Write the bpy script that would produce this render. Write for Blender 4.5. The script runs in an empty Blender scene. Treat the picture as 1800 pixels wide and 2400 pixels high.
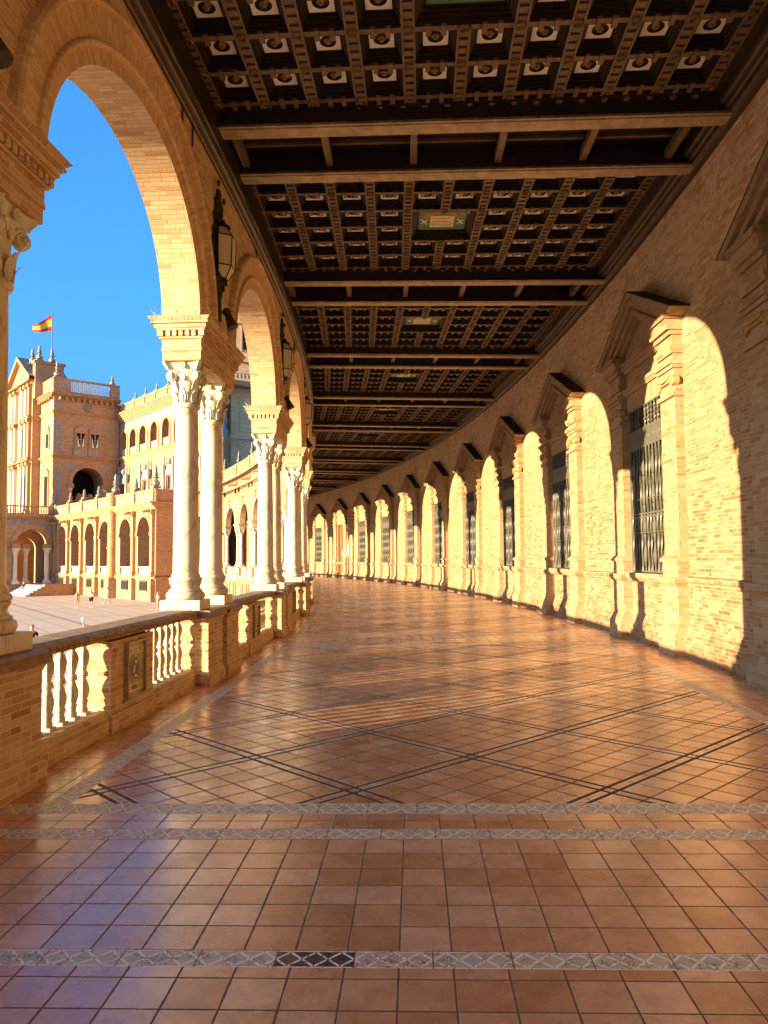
import bpy, math, random
from mathutils import Matrix, Vector
random.seed(7)
PI = math.pi
S = bpy.context.scene
COL = S.collection
rad = math.radians

# ------------------------------------------------------------------ helpers
ORD = ['first', 'second', 'third', 'fourth', 'fifth', 'sixth', 'seventh', 'eighth', 'ninth', 'tenth', 'eleventh', 'twelfth',
       'thirteenth', 'fourteenth', 'fifteenth', 'sixteenth', 'seventeenth', 'eighteenth', 'nineteenth', 'twentieth',
       'twenty-first', 'twenty-second', 'twenty-third', 'twenty-fourth', 'twenty-fifth', 'twenty-sixth', 'twenty-seventh',
       'twenty-eighth', 'twenty-ninth', 'thirtieth', 'thirty-first', 'thirty-second', 'thirty-third', 'thirty-fourth',
       'thirty-fifth', 'thirty-sixth']


def tag(o, label=None, cat=None, group=None, kind=None):
    if label: o['label'] = label
    if cat: o['category'] = cat
    if group: o['group'] = group
    if kind: o['kind'] = kind
    elif cat: o['kind'] = 'thing'
    return o


def empty(name, M=None, parent=None):
    o = bpy.data.objects.new(name, None)
    o.empty_display_size = .2
    COL.objects.link(o)
    if parent: o.parent = parent
    if M is not None: o.matrix_local = M
    return o


def inst(name, mesh, parent=None, M=None):
    o = bpy.data.objects.new(name, mesh)
    COL.objects.link(o)
    if parent: o.parent = parent
    if M is not None: o.matrix_local = M
    return o


def dup(root, M, label=None, parent=None):
    r = root.copy()
    COL.objects.link(r)
    if parent: r.parent = parent
    r.matrix_local = M
    if label: r['label'] = label
    for ch in list(root.children):
        c = ch.copy(); COL.objects.link(c); c.parent = r
        for g in list(ch.children):
            d = g.copy(); COL.objects.link(d); d.parent = c
    return r


def T(x, y, z): return Matrix.Translation((x, y, z))
def RZ(a): return Matrix.Rotation(a, 4, 'Z')


class MB:
    """collects faces; build() turns them into one mesh"""
    def __init__(s): s.v = []; s.f = []; s.uv = []; s.m = []; s.sm = []

    def face(s, pts, uv=None, m=0, smooth=False):
        i = len(s.v); s.v.extend([tuple(p) for p in pts])
        s.f.append(tuple(range(i, i + len(pts)))); s.uv.append(uv); s.m.append(m); s.sm.append(smooth)

    def grid(s, rows, m=0, smooth=True, uvs=None, closed=False):
        i = len(s.v); n = len(rows[0])
        for r in rows: s.v.extend([tuple(p) for p in r])
        for a in range(len(rows) - 1):
            for b in range(n if closed else n - 1):
                c = (b + 1) % n
                s.f.append((i + a * n + b, i + a * n + c, i + (a + 1) * n + c, i + (a + 1) * n + b))
                s.uv.append(None if uvs is None else [uvs[a][b], uvs[a][b + 1], uvs[a + 1][b + 1], uvs[a + 1][b]])
                s.m.append(m); s.sm.append(smooth)

    def box(s, x0, x1, y0, y1, z0, z1, m=0, skip=''):
        P = lambda a, b, c: (x1 if a else x0, y1 if b else y0, z1 if c else z0)
        if 'x' not in skip: s.face([P(0, 1, 0), P(0, 0, 0), P(0, 0, 1), P(0, 1, 1)], m=m)
        if 'X' not in skip: s.face([P(1, 0, 0), P(1, 1, 0), P(1, 1, 1), P(1, 0, 1)], m=m)
        if 'y' not in skip: s.face([P(0, 0, 0), P(1, 0, 0), P(1, 0, 1), P(0, 0, 1)], m=m)
        if 'Y' not in skip: s.face([P(1, 1, 0), P(0, 1, 0), P(0, 1, 1), P(1, 1, 1)], m=m)
        if 'z' not in skip: s.face([P(0, 1, 0), P(1, 1, 0), P(1, 0, 0), P(0, 0, 0)], m=m)
        if 'Z' not in skip: s.face([P(0, 0, 1), P(1, 0, 1), P(1, 1, 1), P(0, 1, 1)], m=m)

    def frustum(s, a, za, b, zb, m=0, caps=True):
        """a,b = (x0,x1,y0,y1) rectangles at heights za, zb"""
        A = [(a[0], a[2], za), (a[1], a[2], za), (a[1], a[3], za), (a[0], a[3], za)]
        B = [(b[0], b[2], zb), (b[1], b[2], zb), (b[1], b[3], zb), (b[0], b[3], zb)]
        for i in range(4):
            j = (i + 1) % 4; s.face([A[i], A[j], B[j], B[i]], m=m)
        if caps: s.face(B, m=m); s.face(A[::-1], m=m)

    def lathe(s, prof, cx=0, cy=0, z=0, seg=16, m=0, smooth=True, axis='z', caps=True):
        def P(r, h, k):
            a = 2 * PI * k / seg
            if axis == 'z': return (cx + r * math.cos(a), cy + r * math.sin(a), z + h)
            if axis == 'x': return (cx + h, cy + r * math.cos(a), z + r * math.sin(a))
            return (cx + r * math.sin(a), cy + h, z + r * math.cos(a))
        per = max(p[0] for p in prof) * 2 * PI
        rows = [[P(r, h, k) for k in range(seg)] for r, h in prof]
        L = [0]
        for i in range(1, len(prof)): L.append(L[-1] + math.hypot(prof[i][0] - prof[i - 1][0], prof[i][1] - prof[i - 1][1]))
        uvs = [[(per * k / seg, L[i]) for k in range(seg + 1)] for i in range(len(prof))]
        s.grid(rows, m, smooth, uvs, closed=True)
        if caps:
            s.face(rows[-1], m=m); s.face(rows[0][::-1], m=m)

    def prism_y(s, prof, y0, y1, n=1, m=0, caps=True, smooth=False):
        """profile [(x,z)] swept along y; open polyline"""
        L = [0]
        for i in range(1, len(prof)): L.append(L[-1] + math.hypot(prof[i][0] - prof[i - 1][0], prof[i][1] - prof[i - 1][1]))
        z0 = prof[0][1]
        ys = [y0 + (y1 - y0) * k / n for k in range(n + 1)]
        rows = [[(p[0], y, p[1]) for y in ys] for p in prof]
        uvs = [[(y, z0 + l) for y in ys] for l in L]
        s.grid(rows, m, smooth, uvs)
        if caps and len(prof) > 2:
            s.face([(p[0], y0, p[1]) for p in prof], m=m); s.face([(p[0], y1, p[1]) for p in prof][::-1], m=m)

    def tube(s, pts, r, seg=6, m=0):
        rows = []
        n = len(pts)
        for i, p in enumerate(pts):
            p = Vector(p)
            d = (Vector(pts[min(i + 1, n - 1)]) - Vector(pts[max(i - 1, 0)])).normalized()
            u = d.cross(Vector((0, 0, 1)))
            if u.length < 1e-3: u = d.cross(Vector((1, 0, 0)))
            u.normalize(); w = d.cross(u)
            rr = r[i] if isinstance(r, (list, tuple)) else r
            rows.append([tuple(p + u * rr * math.cos(2 * PI * k / seg) + w * rr * math.sin(2 * PI * k / seg)) for k in range(seg)])
        s.grid(rows, m, True, closed=True)
        s.face(rows[-1], m=m); s.face(rows[0][::-1], m=m)

    def ball(s, c, r, seg=10, rings=6, m=0, sc=(1, 1, 1)):
        rows = []
        for i in range(rings + 1):
            a = PI * i / rings - PI / 2
            rows.append([(c[0] + sc[0] * r * math.cos(a) * math.cos(2 * PI * k / seg), c[1] + sc[1] * r * math.cos(a) * math.sin(2 * PI * k / seg),
                          c[2] + sc[2] * r * math.sin(a)) for k in range(seg)])
        s.grid(rows, m, True, closed=True)

    def poly_x(s, pts, x0, x1, m=0, back=False):
        """polygon [(y,z)] extruded along x from x1 (front) to x0"""
        s.face([(x1, y, z) for y, z in pts], m=m)
        if back: s.face([(x0, y, z) for y, z in pts][::-1], m=m)
        for i in range(len(pts)):
            a, b = pts[i], pts[(i + 1) % len(pts)]
            s.face([(x1, b[0], b[1]), (x1, a[0], a[1]), (x0, a[0], a[1]), (x0, b[0], b[1])], m=m)

    def mesh(s, name, mats, bend=None, sharp=35, mat4=None):
        me = bpy.data.meshes.new(name)
        V = s.v
        if bend:
            V = [((bend + x) * math.cos(y / bend) - bend, (bend + x) * math.sin(y / bend), z) for x, y, z in V]
        me.from_pydata(V, [], s.f)
        if not isinstance(mats, (list, tuple)): mats = [mats]
        for mt in mats: me.materials.append(mt)
        uvl = me.uv_layers.new(name='UVMap')
        data = uvl.data; k = 0
        for fi, poly in enumerate(me.polygons):
            poly.material_index = min(s.m[fi], len(mats) - 1); poly.use_smooth = s.sm[fi]
            uv = s.uv[fi]
            if uv is None:
                P = [Vector(s.v[i]) for i in s.f[fi]]
                nrm = Vector((0, 0, 0))
                for i in range(len(P)):
                    a, b = P[i], P[(i + 1) % len(P)]
                    nrm += a.cross(b)
                ax, ay, az = abs(nrm.x), abs(nrm.y), abs(nrm.z)
                if ax >= ay and ax >= az: uv = [(p.y, p.z) for p in P]
                elif ay >= az: uv = [(p.x + .13, p.z) for p in P]
                else: uv = [(p.y, p.x) for p in P]
            for j in range(poly.loop_total):
                data[poly.loop_start + j].uv = uv[j]
        me.update()
        if any(s.sm): me.set_sharp_from_angle(angle=rad(sharp))
        return me

    def build(s, name, mats, parent=None, M=None, bend=None, sharp=35):
        return inst(name, s.mesh(name, mats, bend, sharp), parent, M)


# ------------------------------------------------------------------ materials
class NT:
    def __init__(s, name):
        s.mat = bpy.data.materials.new(name); s.mat.use_nodes = True
        s.t = s.mat.node_tree; s.t.nodes.clear()
        s.out = s.n('ShaderNodeOutputMaterial'); s.b = s.n('ShaderNodeBsdfPrincipled')
        s.l(s.b.outputs[0], s.out.inputs[0])

    def n(s, t, **k):
        nd = s.t.nodes.new(t)
        for a, v in k.items(): setattr(nd, a, v)
        return nd

    def l(s, a, b): s.t.links.new(a, b)

    def put(s, sock, v):
        if isinstance(v, (int, float)): sock.default_value = v
        elif isinstance(v, (tuple, list)):
            sock.default_value = tuple(v) if len(v) == len(sock.default_value) else (*v, 1)
        else: s.l(v, sock)

    def m(s, op, a, b=0.0, c=0.0, clamp=False):
        nd = s.n('ShaderNodeMath', operation=op, use_clamp=clamp)
        s.put(nd.inputs[0], a); s.put(nd.inputs[1], b); s.put(nd.inputs[2], c)
        return nd.outputs[0]

    def uv(s):
        nd = s.n('ShaderNodeUVMap'); sp = s.n('ShaderNodeSeparateXYZ'); s.l(nd.outputs[0], sp.inputs[0])
        return nd.outputs[0], sp.outputs[0], sp.outputs[1]

    def obj(s): return s.n('ShaderNodeTexCoord').outputs['Object']
    def geo(s): return s.n('ShaderNodeNewGeometry').outputs['Position']

    def noise(s, vec, scale, detail=3, rough=.6, w=None):
        nd = s.n('ShaderNodeTexNoise'); s.l(vec, nd.inputs['Vector'])
        nd.inputs['Scale'].default_value = scale; nd.inputs['Detail'].default_value = detail; nd.inputs['Roughness'].default_value = rough
        return nd.outputs[0]

    def white(s, x, y=0.0, z=0.0):
        c = s.n('ShaderNodeCombineXYZ'); s.put(c.inputs[0], x); s.put(c.inputs[1], y); s.put(c.inputs[2], z)
        nd = s.n('ShaderNodeTexWhiteNoise', noise_dimensions='3D'); s.l(c.outputs[0], nd.inputs['Vector'])
        return nd.outputs[0]

    def ramp(s, f, stops, interp='LINEAR'):
        nd = s.n('ShaderNodeValToRGB'); nd.color_ramp.interpolation = interp
        el = nd.color_ramp.elements
        while len(el) < len(stops): el.new(.5)
        for e, (p, c) in zip(el, stops): e.position = p; e.color = (*c, 1)
        s.put(nd.inputs[0], f)
        return nd.outputs[0]

    def mix(s, f, a, b, mode='MIX'):
        nd = s.n('ShaderNodeMix', data_type='RGBA', blend_type=mode)
        s.put(nd.inputs[0], f); s.put(nd.inputs[6], a); s.put(nd.inputs[7], b)
        return nd.outputs[2]

    def step(s, x, lo, hi):
        nd = s.n('ShaderNodeMapRange', interpolation_type='SMOOTHSTEP'); nd.clamp = True
        s.put(nd.inputs[0], x); s.put(nd.inputs[1], lo); s.put(nd.inputs[2], hi)
        return nd.outputs[0]

    def bump(s, h, strength=.4, dist=.01):
        nd = s.n('ShaderNodeBump'); nd.inputs['Strength'].default_value = strength; nd.inputs['Distance'].default_value = dist
        s.l(h, nd.inputs['Height']); s.l(nd.outputs[0], s.b.inputs['Normal'])

    def col(s, c): s.put(s.b.inputs['Base Color'], c)
    def rough(s, r): s.put(s.b.inputs['Roughness'], r)
    def spec(s, r): s.put(s.b.inputs['Specular IOR Level'], r)


def brick_mat(name, stops, mortar, bw=.25, bh=.052, mw=.006, patch=.35, bump=.5, seed=0.0, high=0):
    t = NT(name); vec, u, v = t.uv()
    rf = t.m('DIVIDE', v, bh); row = t.m('FLOOR', rf); fv = t.m('FRACT', rf)
    off = t.m('MULTIPLY_ADD', t.white(row, 3.3 + seed), .25, t.m('MULTIPLY', t.m('MODULO', t.m('ABSOLUTE', row), 2), .5))
    uf = t.m('ADD', t.m('DIVIDE', u, bw), off); cl = t.m('FLOOR', uf); fu = t.m('FRACT', uf)
    # some bricks show only their short end: split the cell in two
    split = t.m('GREATER_THAN', t.white(cl, row, 9.1 + seed), .72)
    fu2 = t.m('FRACT', t.m('MULTIPLY', fu, t.m('ADD', split, 1)))
    half = t.m('MULTIPLY', split, t.m('FLOOR', t.m('MULTIPLY', fu, 2)))
    r1 = t.white(cl, row, t.m('ADD', half, 1 + seed)); r2 = t.white(cl, row, t.m('ADD', half, 5.5 + seed))
    wid = t.m('DIVIDE', bw, t.m('ADD', split, 1))
    du = t.m('MULTIPLY', t.m('MINIMUM', fu2, t.m('SUBTRACT', 1, fu2)), wid)
    dv = t.m('MULTIPLY', t.m('MINIMUM', fv, t.m('SUBTRACT', 1, fv)), bh)
    ms = t.step(t.m('MINIMUM', du, dv), mw * .35, mw)
    g = t.geo()
    big = t.noise(g, .7, 4, .65)
    k = t.m('ADD', t.m('MULTIPLY', t.m('SUBTRACT', big, .5), patch * 2.2), t.m('MULTIPLY', r1, .92), clamp=True)
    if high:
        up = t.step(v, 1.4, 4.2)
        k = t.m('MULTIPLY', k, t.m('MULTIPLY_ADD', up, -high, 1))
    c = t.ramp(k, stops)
    if high: c = t.mix(t.step(v, 4.9, 6.3), c, t.mix(1, c, (2.35, 2.5, 2.7), 'MULTIPLY'))  # upper courses lightened: fill light painted into the shaded top of the wall
    c = t.mix(t.m('MULTIPLY', r2, .35), c, t.mix(1, c, (.62, .58, .52), 'MULTIPLY'))
    fine = t.noise(g, 28, 3, .7)
    c = t.mix(t.step(fine, .45, .8), c, t.mix(1, c, (.78, .74, .68), 'MULTIPLY'))
    stain = t.step(t.noise(g, 1.9, 5, .7), .58, .78)
    c = t.mix(t.m('MULTIPLY', stain, .35), c, t.mix(1, c, (.6, .52, .44), 'MULTIPLY'))
    c = t.mix(ms, mortar, c)
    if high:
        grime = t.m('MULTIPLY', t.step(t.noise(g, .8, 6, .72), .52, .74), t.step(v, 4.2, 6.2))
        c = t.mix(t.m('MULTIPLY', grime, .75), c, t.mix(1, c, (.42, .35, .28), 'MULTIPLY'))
        foot_tone = t.m('SUBTRACT', 1, t.step(t.m('ADD', v, t.m('MULTIPLY', t.noise(g, 2.2, 5, .7), .5)), .3, .75))  # darker towards the wall foot, with a ragged upper edge
        c = t.mix(t.m('MULTIPLY', foot_tone, .4), c, t.mix(1, c, (.6, .54, .48), 'MULTIPLY'))
    t.col(c); t.rough(.85); t.spec(.25)
    h = t.m('MULTIPLY_ADD', fine, .25, t.m('MULTIPLY_ADD', r2, .25, ms))
    t.bump(h, bump, .006)
    return t.mat


BST = [(0, (.66, .49, .29)), (.32, (.60, .43, .24)), (.62, (.54, .36, .19)), (.84, (.47, .28, .13)), (1, (.40, .19, .08))]
M_BRICK = brick_mat('buff_brick', BST, (0.732, 0.573, 0.366))
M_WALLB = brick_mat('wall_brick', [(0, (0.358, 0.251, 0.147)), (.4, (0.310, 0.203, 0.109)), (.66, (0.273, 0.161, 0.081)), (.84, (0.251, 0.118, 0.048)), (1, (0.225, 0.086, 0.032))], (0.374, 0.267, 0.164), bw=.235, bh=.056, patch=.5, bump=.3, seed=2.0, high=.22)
M_PIL = brick_mat('pilaster_brick', [(0, (0.400, 0.285, 0.166)), (.5, (0.355, 0.240, 0.130)), (.85, (0.311, 0.190, 0.095)), (1, (0.270, 0.140, 0.060))], (0.370, 0.265, 0.160), bw=.30, bh=.065, mw=.005, patch=.25, bump=.25, seed=17.0)
M_SOFF = brick_mat('soffit_brick', [(0, (0.648, 0.483, 0.294)), (.5, (0.588, 0.423, 0.240)), (.85, (0.530, 0.330, 0.171)), (1, (0.448, 0.247, 0.118))], (0.401, 0.294, 0.177), bw=.30, bh=.06, mw=.007, seed=4.0)
M_VOUS = brick_mat('voussoir_brick', [(0, (0.816, 0.600, 0.360)), (.6, (0.720, 0.504, 0.276)), (1, (0.624, 0.408, 0.204))], (0.600, 0.432, 0.252), bw=.30, bh=.045, mw=.005, seed=6.0)
M_FARB = brick_mat('palace_brick', [(0, (0.487, 0.326, 0.184)), (.5, (0.419, 0.259, 0.132)), (1, (0.352, 0.197, 0.089))], (0.413, 0.271, 0.150), bw=.5, bh=.12, mw=.012, patch=.3, bump=.3, seed=8.0)
M_ORNG = brick_mat('cut_orange_brick', [(0, (0.510, 0.316, 0.163)), (.5, (0.444, 0.257, 0.120)), (1, (0.365, 0.184, 0.085))], (0.413, 0.251, 0.133), bw=.4, bh=.11, mw=.01, patch=.2, bump=.25, seed=11.0)


def plain(name, c, rough=.6, spec=.5, var=.25, scale=6.0, bump=0.0, bscale=40.0, metal=0.0, c2=None):
    t = NT(name); g = t.obj()
    n = t.noise(g, scale, 4, .65)
    d = c2 or tuple(x * (1 - var) for x in c)
    t.col(t.mix(t.step(n, .3, .72), c, d)); t.rough(rough); t.spec(spec); t.b.inputs['Metallic'].default_value = metal
    if bump: t.bump(t.noise(g, bscale, 3, .6), bump, .006)
    return t.mat


def marble_mat():
    t = NT('cream_marble'); g = t.obj()
    mp = t.n('ShaderNodeMapping'); mp.inputs['Scale'].default_value = (1, 1, .22); mp.inputs['Rotation'].default_value = (.15, .1, 0); t.l(g, mp.inputs[0])
    n = t.noise(mp.outputs[0], 5, 6, .62)
    v = t.m('ABSOLUTE', t.m('SUBTRACT', n, .5))
    vein = t.step(v, .0, .035)
    c = t.mix(t.noise(g, 2.5, 3), (.72, .65, .49), (.62, .54, .38))
    c = t.mix(vein, t.mix(.6, c, (.30, .24, .15)), c)
    dirt = t.step(t.noise(g, 14, 5, .7), .6, .75)
    c = t.mix(t.m('MULTIPLY', dirt, .35), c, (.30, .23, .14))
    t.col(c); t.rough(.48); t.spec(.35); t.bump(t.noise(g, 60, 3), .12, .004)
    return t.mat


M_MARB = marble_mat()
M_CARV = plain('carved_stone', (0.714, 0.691, 0.525), .62, .3, .22, 9, .25, 70)
M_BALU = plain('cast_stone', (0.714, 0.653, 0.474), .7, .3, .3, 12, .6, 55)
M_COPE = plain('dark_coping_brick', (.33, .2, .11), .55, .4, .5, 10, .4, 45)
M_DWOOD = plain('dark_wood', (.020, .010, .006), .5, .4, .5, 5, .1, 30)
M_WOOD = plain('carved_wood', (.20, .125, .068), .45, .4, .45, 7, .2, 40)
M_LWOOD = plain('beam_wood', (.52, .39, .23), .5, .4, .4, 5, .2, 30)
M_WHITE = plain('white_plaster', (.90, .88, .82), .7, .3, .08, 8)
M_GOLD = plain('gilt_wood', (.42, .25, .08), .42, .5, .5, 30)
M_IRON = plain('painted_iron', (.10, .098, .075), .5, .4, .3, 10, .1)
M_BLACK = plain('black_iron', (.02, .018, .015), .45, .4, .3, 12)
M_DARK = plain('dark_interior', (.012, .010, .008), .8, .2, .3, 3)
M_DOOR = plain('door_wood', (.17, .10, .05), .5, .4, .4, 4, .2, 20)
M_BLIND = plain('pale_blind', (.20, .17, .13), .7, .3, .2, 2)
M_PAPER = plain('white_paper', (.86, .86, .84), .7, .3, .04, 8)
M_YPAPER = plain('yellow_paper', (.80, .60, .10), .7, .3, .1, 8)
M_GREEN = plain('green_panel', (.12, .26, .16), .6, .3, .3, 4)
M_CREAMP = plain('painted_cream', (.80, .70, .44), .6, .3, .35, 9)
M_OCHRE = plain('painted_ochre', (.45, .26, .08), .6, .3, .4, 12)
M_TILEY = plain('yellow_glaze', (.82, .64, .24), .22, .5, .25, 20)
M_TILEG = plain('green_glaze', (.42, .35, .15), .2, .5, .3, 15)
M_TILEW = plain('white_glaze', (.62, .54, .34), .22, .5, .2, 20)
M_TILER = plain('red_glaze', (.28, .07, .04), .25, .5, .2, 20)
M_INK = plain('dark_glaze', (.10, .085, .05), .25, .5, .2, 20)
M_BLUE = plain('blue_ceramic', (.13, .17, .22), .4, .5, .55, 2.2, c2=(.33, .29, .22))
M_VASE = plain('glazed_finial', (.27, .22, .15), .4, .5, .35, 3, c2=(.16, .16, .15))
M_SLATE = plain('grey_roof_tile', (.16, .15, .14), .7, .3, .35, 3)
M_STEP = plain('step_stone', (0.588, 0.537, 0.447), .8, .3, .15, 3)


def glass_mat():
    t = NT('window_glass'); t.col((.012, .011, .010)); t.rough(.15); t.spec(.3); return t.mat


M_GLASS = glass_mat()


def lantern_glass():
    t = NT('frosted_lantern_glass'); t.col((.78, .70, .54)); t.rough(.3); t.b.inputs['Transmission Weight'].default_value = .12; t.b.inputs['IOR'].default_value = 1.15
    return t.mat


M_LGLASS = lantern_glass()


def finish_tile(t, joint, r1, g, sx=1.0, base=None, strip=None, glint=None):
    """terracotta colour, grout and gloss shared by the floor patterns"""
    c = t.ramp(r1, base or [(0, (.58, .29, .135)), (.35, (.68, .37, .19)), (.7, (.75, .445, .245)), (.9, (.80, .52, .31)), (1, (.62, .30, .14))])
    mott = t.noise(g, 7, 5, .7)
    c = t.mix(t.step(mott, .35, .75), c, t.mix(1, c, (.72, .66, .6), 'MULTIPLY'))
    fine = t.noise(g, 60, 3, .7)
    wornp = t.step(t.noise(g, .55, 5, .7), .42, .68)
    c = t.mix(t.m('MULTIPLY', wornp, .45), c, t.mix(1, c, (.74, .70, .66), 'MULTIPLY'))
    spots = t.step(fine, .66, .74)
    c = t.mix(t.m('MULTIPLY', spots, .45), c, (.13, .07, .04))
    c = t.mix(joint, (.075, .048, .030), c)
    if strip is not None: c = t.mix(strip, (.022, .016, .012), c)
    if glint is not None: c = t.mix(t.m('MULTIPLY', glint, t.step(t.noise(g, 1.7, 4, .7), .42, .58)), c, (.86, .78, .62))  # pale highlights painted along the strip edges, broken up by noise
    t.col(c)
    t.rough(t.m('ADD', t.m('MULTIPLY', t.step(t.noise(g, 3.1, 5, .7), .3, .75), .14), t.m('MULTIPLY_ADD', joint, -.46, .67)))
    t.spec(.95)
    h = t.m('ADD', t.m('MULTIPLY', t.noise(g, 5, 2), .35), t.m('MULTIPLY_ADD', fine, .05, joint))
    t.bump(h, .35, .004)


def tile_square(name, tw, th, ju=0.0, jv=0.0, base=None, tex_gap=.0048):
    t = NT(name); _, u, v = t.uv(); g = t.geo()
    a = t.m('DIVIDE', t.m('ADD', u, ju), tw); b = t.m('DIVIDE', t.m('ADD', v, jv), th)
    fa, fb = t.m('FRACT', a), t.m('FRACT', b)
    da = t.m('MULTIPLY', t.m('MINIMUM', fa, t.m('SUBTRACT', 1, fa)), tw)
    db = t.m('MULTIPLY', t.m('MINIMUM', fb, t.m('SUBTRACT', 1, fb)), th)
    d = t.m('ADD', t.m('MINIMUM', da, db), t.m('MULTIPLY', t.m('SUBTRACT', t.noise(g, 18, 2), .5), .004))
    j = t.step(d, tex_gap * .5, tex_gap * 1.25)
    finish_tile(t, j, t.white(t.m('FLOOR', a), t.m('FLOOR', b), .7), g, base=base)
    return t.mat


def tile_diamond(name, P=1.245, st=.095, n=5, pu=0.0, pv=0.0):
    t = NT(name); _, u, v = t.uv(); g = t.geo()
    u = t.m('SUBTRACT', u, pu); v = t.m('SUBTRACT', v, pv)
    tw = (P - st) / n
    ds = []; ids = []; strips = []
    for sg in (1, -1):
        p = t.m('MULTIPLY', t.m('MULTIPLY_ADD', u, sg, v), .70711)
        q = t.m('DIVIDE', t.m('ADD', p, st / 2), P)
        f = t.m('MULTIPLY', t.m('FRACT', q), P)
        inst_ = t.m('LESS_THAN', f, st)
        ft = t.m('DIVIDE', t.m('SUBTRACT', f, st), tw)
        fr = t.m('FRACT', ft)
        dt = t.m('MULTIPLY', t.m('MINIMUM', fr, t.m('SUBTRACT', 1, fr)), tw)
        dsn = t.m('MINIMUM', f, t.m('SUBTRACT', st, f))
        dj = t.m('ADD', t.m('MULTIPLY', inst_, dsn), t.m('MULTIPLY', t.m('SUBTRACT', 1, inst_), dt))
        edge = t.m('MINIMUM', t.m('ABSOLUTE', dsn), t.m('MINIMUM', f, t.m('SUBTRACT', P, f)))
        edge = t.m('MINIMUM', t.m('MINIMUM', f, t.m('SUBTRACT', P, f)), t.m('ABSOLUTE', t.m('SUBTRACT', f, st)))
        strips.append(edge)
        ds.append(dj); ids.append(t.m('ADD', t.m('MULTIPLY', t.m('FLOOR', q), 7), t.m('FLOOR', ft)))
    d = t.m('MINIMUM', ds[0], ds[1])
    e = t.m('MINIMUM', strips[0], strips[1])
    d = t.m('ADD', d, t.m('MULTIPLY', t.m('SUBTRACT', t.noise(g, 18, 2), .5), .003))
    j = t.m('MINIMUM', t.step(d, .004, .0095), t.step(e, .011, .020))
    finish_tile(t, j, t.white(ids[0], ids[1], 2.1), g, strip=t.step(e, .011, .020), glint=t.m('MULTIPLY', t.step(e, .019, .022), t.m('SUBTRACT', 1, t.step(e, .027, .031))))
    return t.mat


def mosaic_mat():
    """UV: u along the strip in metres, v across from 0 to 1"""
    t = NT('mosaic_strip'); _, u, v = t.uv(); g = t.geo()
    a = t.m('DIVIDE', u, .105)
    x = t.m('ABSOLUTE', t.m('MULTIPLY_ADD', t.m('FRACT', a), 2, -1))
    y = t.m('ABSOLUTE', t.m('MULTIPLY_ADD', v, 2, -1))
    e = t.m('SUBTRACT', t.m('ADD', x, t.m('MULTIPLY', y, 1.18)), 1)
    line = t.m('SUBTRACT', 1, t.step(t.m('ABSOLUTE', e), .12, .17))
    gap = t.step(t.m('ABSOLUTE', t.m('SUBTRACT', x, .5)), .42, .46)
    line = t.m('MULTIPLY', line, t.m('SUBTRACT', 1, gap))
    rim = t.step(y, .86, .9)
    inside = t.m('LESS_THAN', e, 0)
    rc = t.white(t.m('FLOOR', a), .3, .1); rs = t.white(t.m('FLOOR', t.m('DIVIDE', u, .315)), 4.4, .2)
    fresh = t.m('MAXIMUM', t.m('GREATER_THAN', rs, .985), t.m('LESS_THAN', t.m('ABSOLUTE', t.m('ADD', u, 4.568)), .1575))
    cin = t.ramp(rc, [(0, (.52, .50, .34)), (.4, (.58, .49, .32)), (.7, (.46, .48, .37)), (1, (.5, .39, .25))], 'CONSTANT')
    cin2 = t.ramp(rc, [(0, (.16, .05, .02)), (.4, (.05, .06, .12)), (.7, (.02, .03, .02)), (1, (.1, .04, .02))], 'CONSTANT')
    c = t.mix(inside, t.mix(fresh, (.55, .47, .32), (.012, .01, .009)), t.mix(fresh, cin, cin2))
    w = t.mix(fresh, (.90, .86, .74), (.9, .86, .78))
    worn = t.step(t.noise(g, 22, 4, .7), .3, .62)
    c = t.mix(t.m('MULTIPLY', t.m('MAXIMUM', line, rim), t.m('MAXIMUM', fresh, t.m('MULTIPLY_ADD', worn, .3, .7))), c, w)
    crack = t.step(t.m('ABSOLUTE', t.m('SUBTRACT', t.noise(g, 9, 5, .6), .5)), .004, .012)
    c = t.mix(crack, (.09, .06, .035), c)
    cut = t.m('FRACT', t.m('DIVIDE', u, .315)); cj = t.step(t.m('MINIMUM', cut, t.m('SUBTRACT', 1, cut)), .004, .012)
    c = t.mix(cj, (.06, .04, .025), c)
    t.col(c); t.rough(t.m('MULTIPLY_ADD', worn, .2, .3)); t.spec(.5)
    t.bump(t.m('ADD', t.m('MULTIPLY', line, .5), t.m('MULTIPLY', crack, .6)), .3, .003)
    return t.mat


def plaza_mat():
    t = NT('plaza_paving'); g = t.geo(); sp = t.n('ShaderNodeSeparateXYZ'); t.l(g, sp.inputs[0])
    x, y = sp.outputs[0], sp.outputs[1]
    p = t.m('MULTIPLY_ADD', x, .8, t.m('MULTIPLY', y, .6)); q = t.m('MULTIPLY_ADD', x, -.6, t.m('MULTIPLY', y, .8))
    def lines(c, per, w):
        f = t.m('FRACT', t.m('DIVIDE', c, per)); return t.m('MULTIPLY', t.m('MINIMUM', f, t.m('SUBTRACT', 1, f)), per)
    d = t.m('MINIMUM', lines(p, 1.6, 0), lines(q, .8, 0))
    j = t.step(d, .035, .07)
    big = t.step(t.m('MINIMUM', lines(p, 12.8, 0), lines(q, 12.8, 0)), .2, .26)
    c = t.mix(t.noise(g, .25, 5, .65), (.72, .61, .37), (.63, .52, .31))
    c = t.mix(t.m('MULTIPLY', t.white(t.m('FLOOR', t.m('DIVIDE', p, 1.6)), t.m('FLOOR', t.m('DIVIDE', q, .8))), .3), c, (.64, .44, .26))
    c = t.mix(j, (.42, .31, .20), c); c = t.mix(big, (.46, .31, .19), c)
    t.col(c); t.rough(.8); t.spec(.3)
    return t.mat


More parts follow.
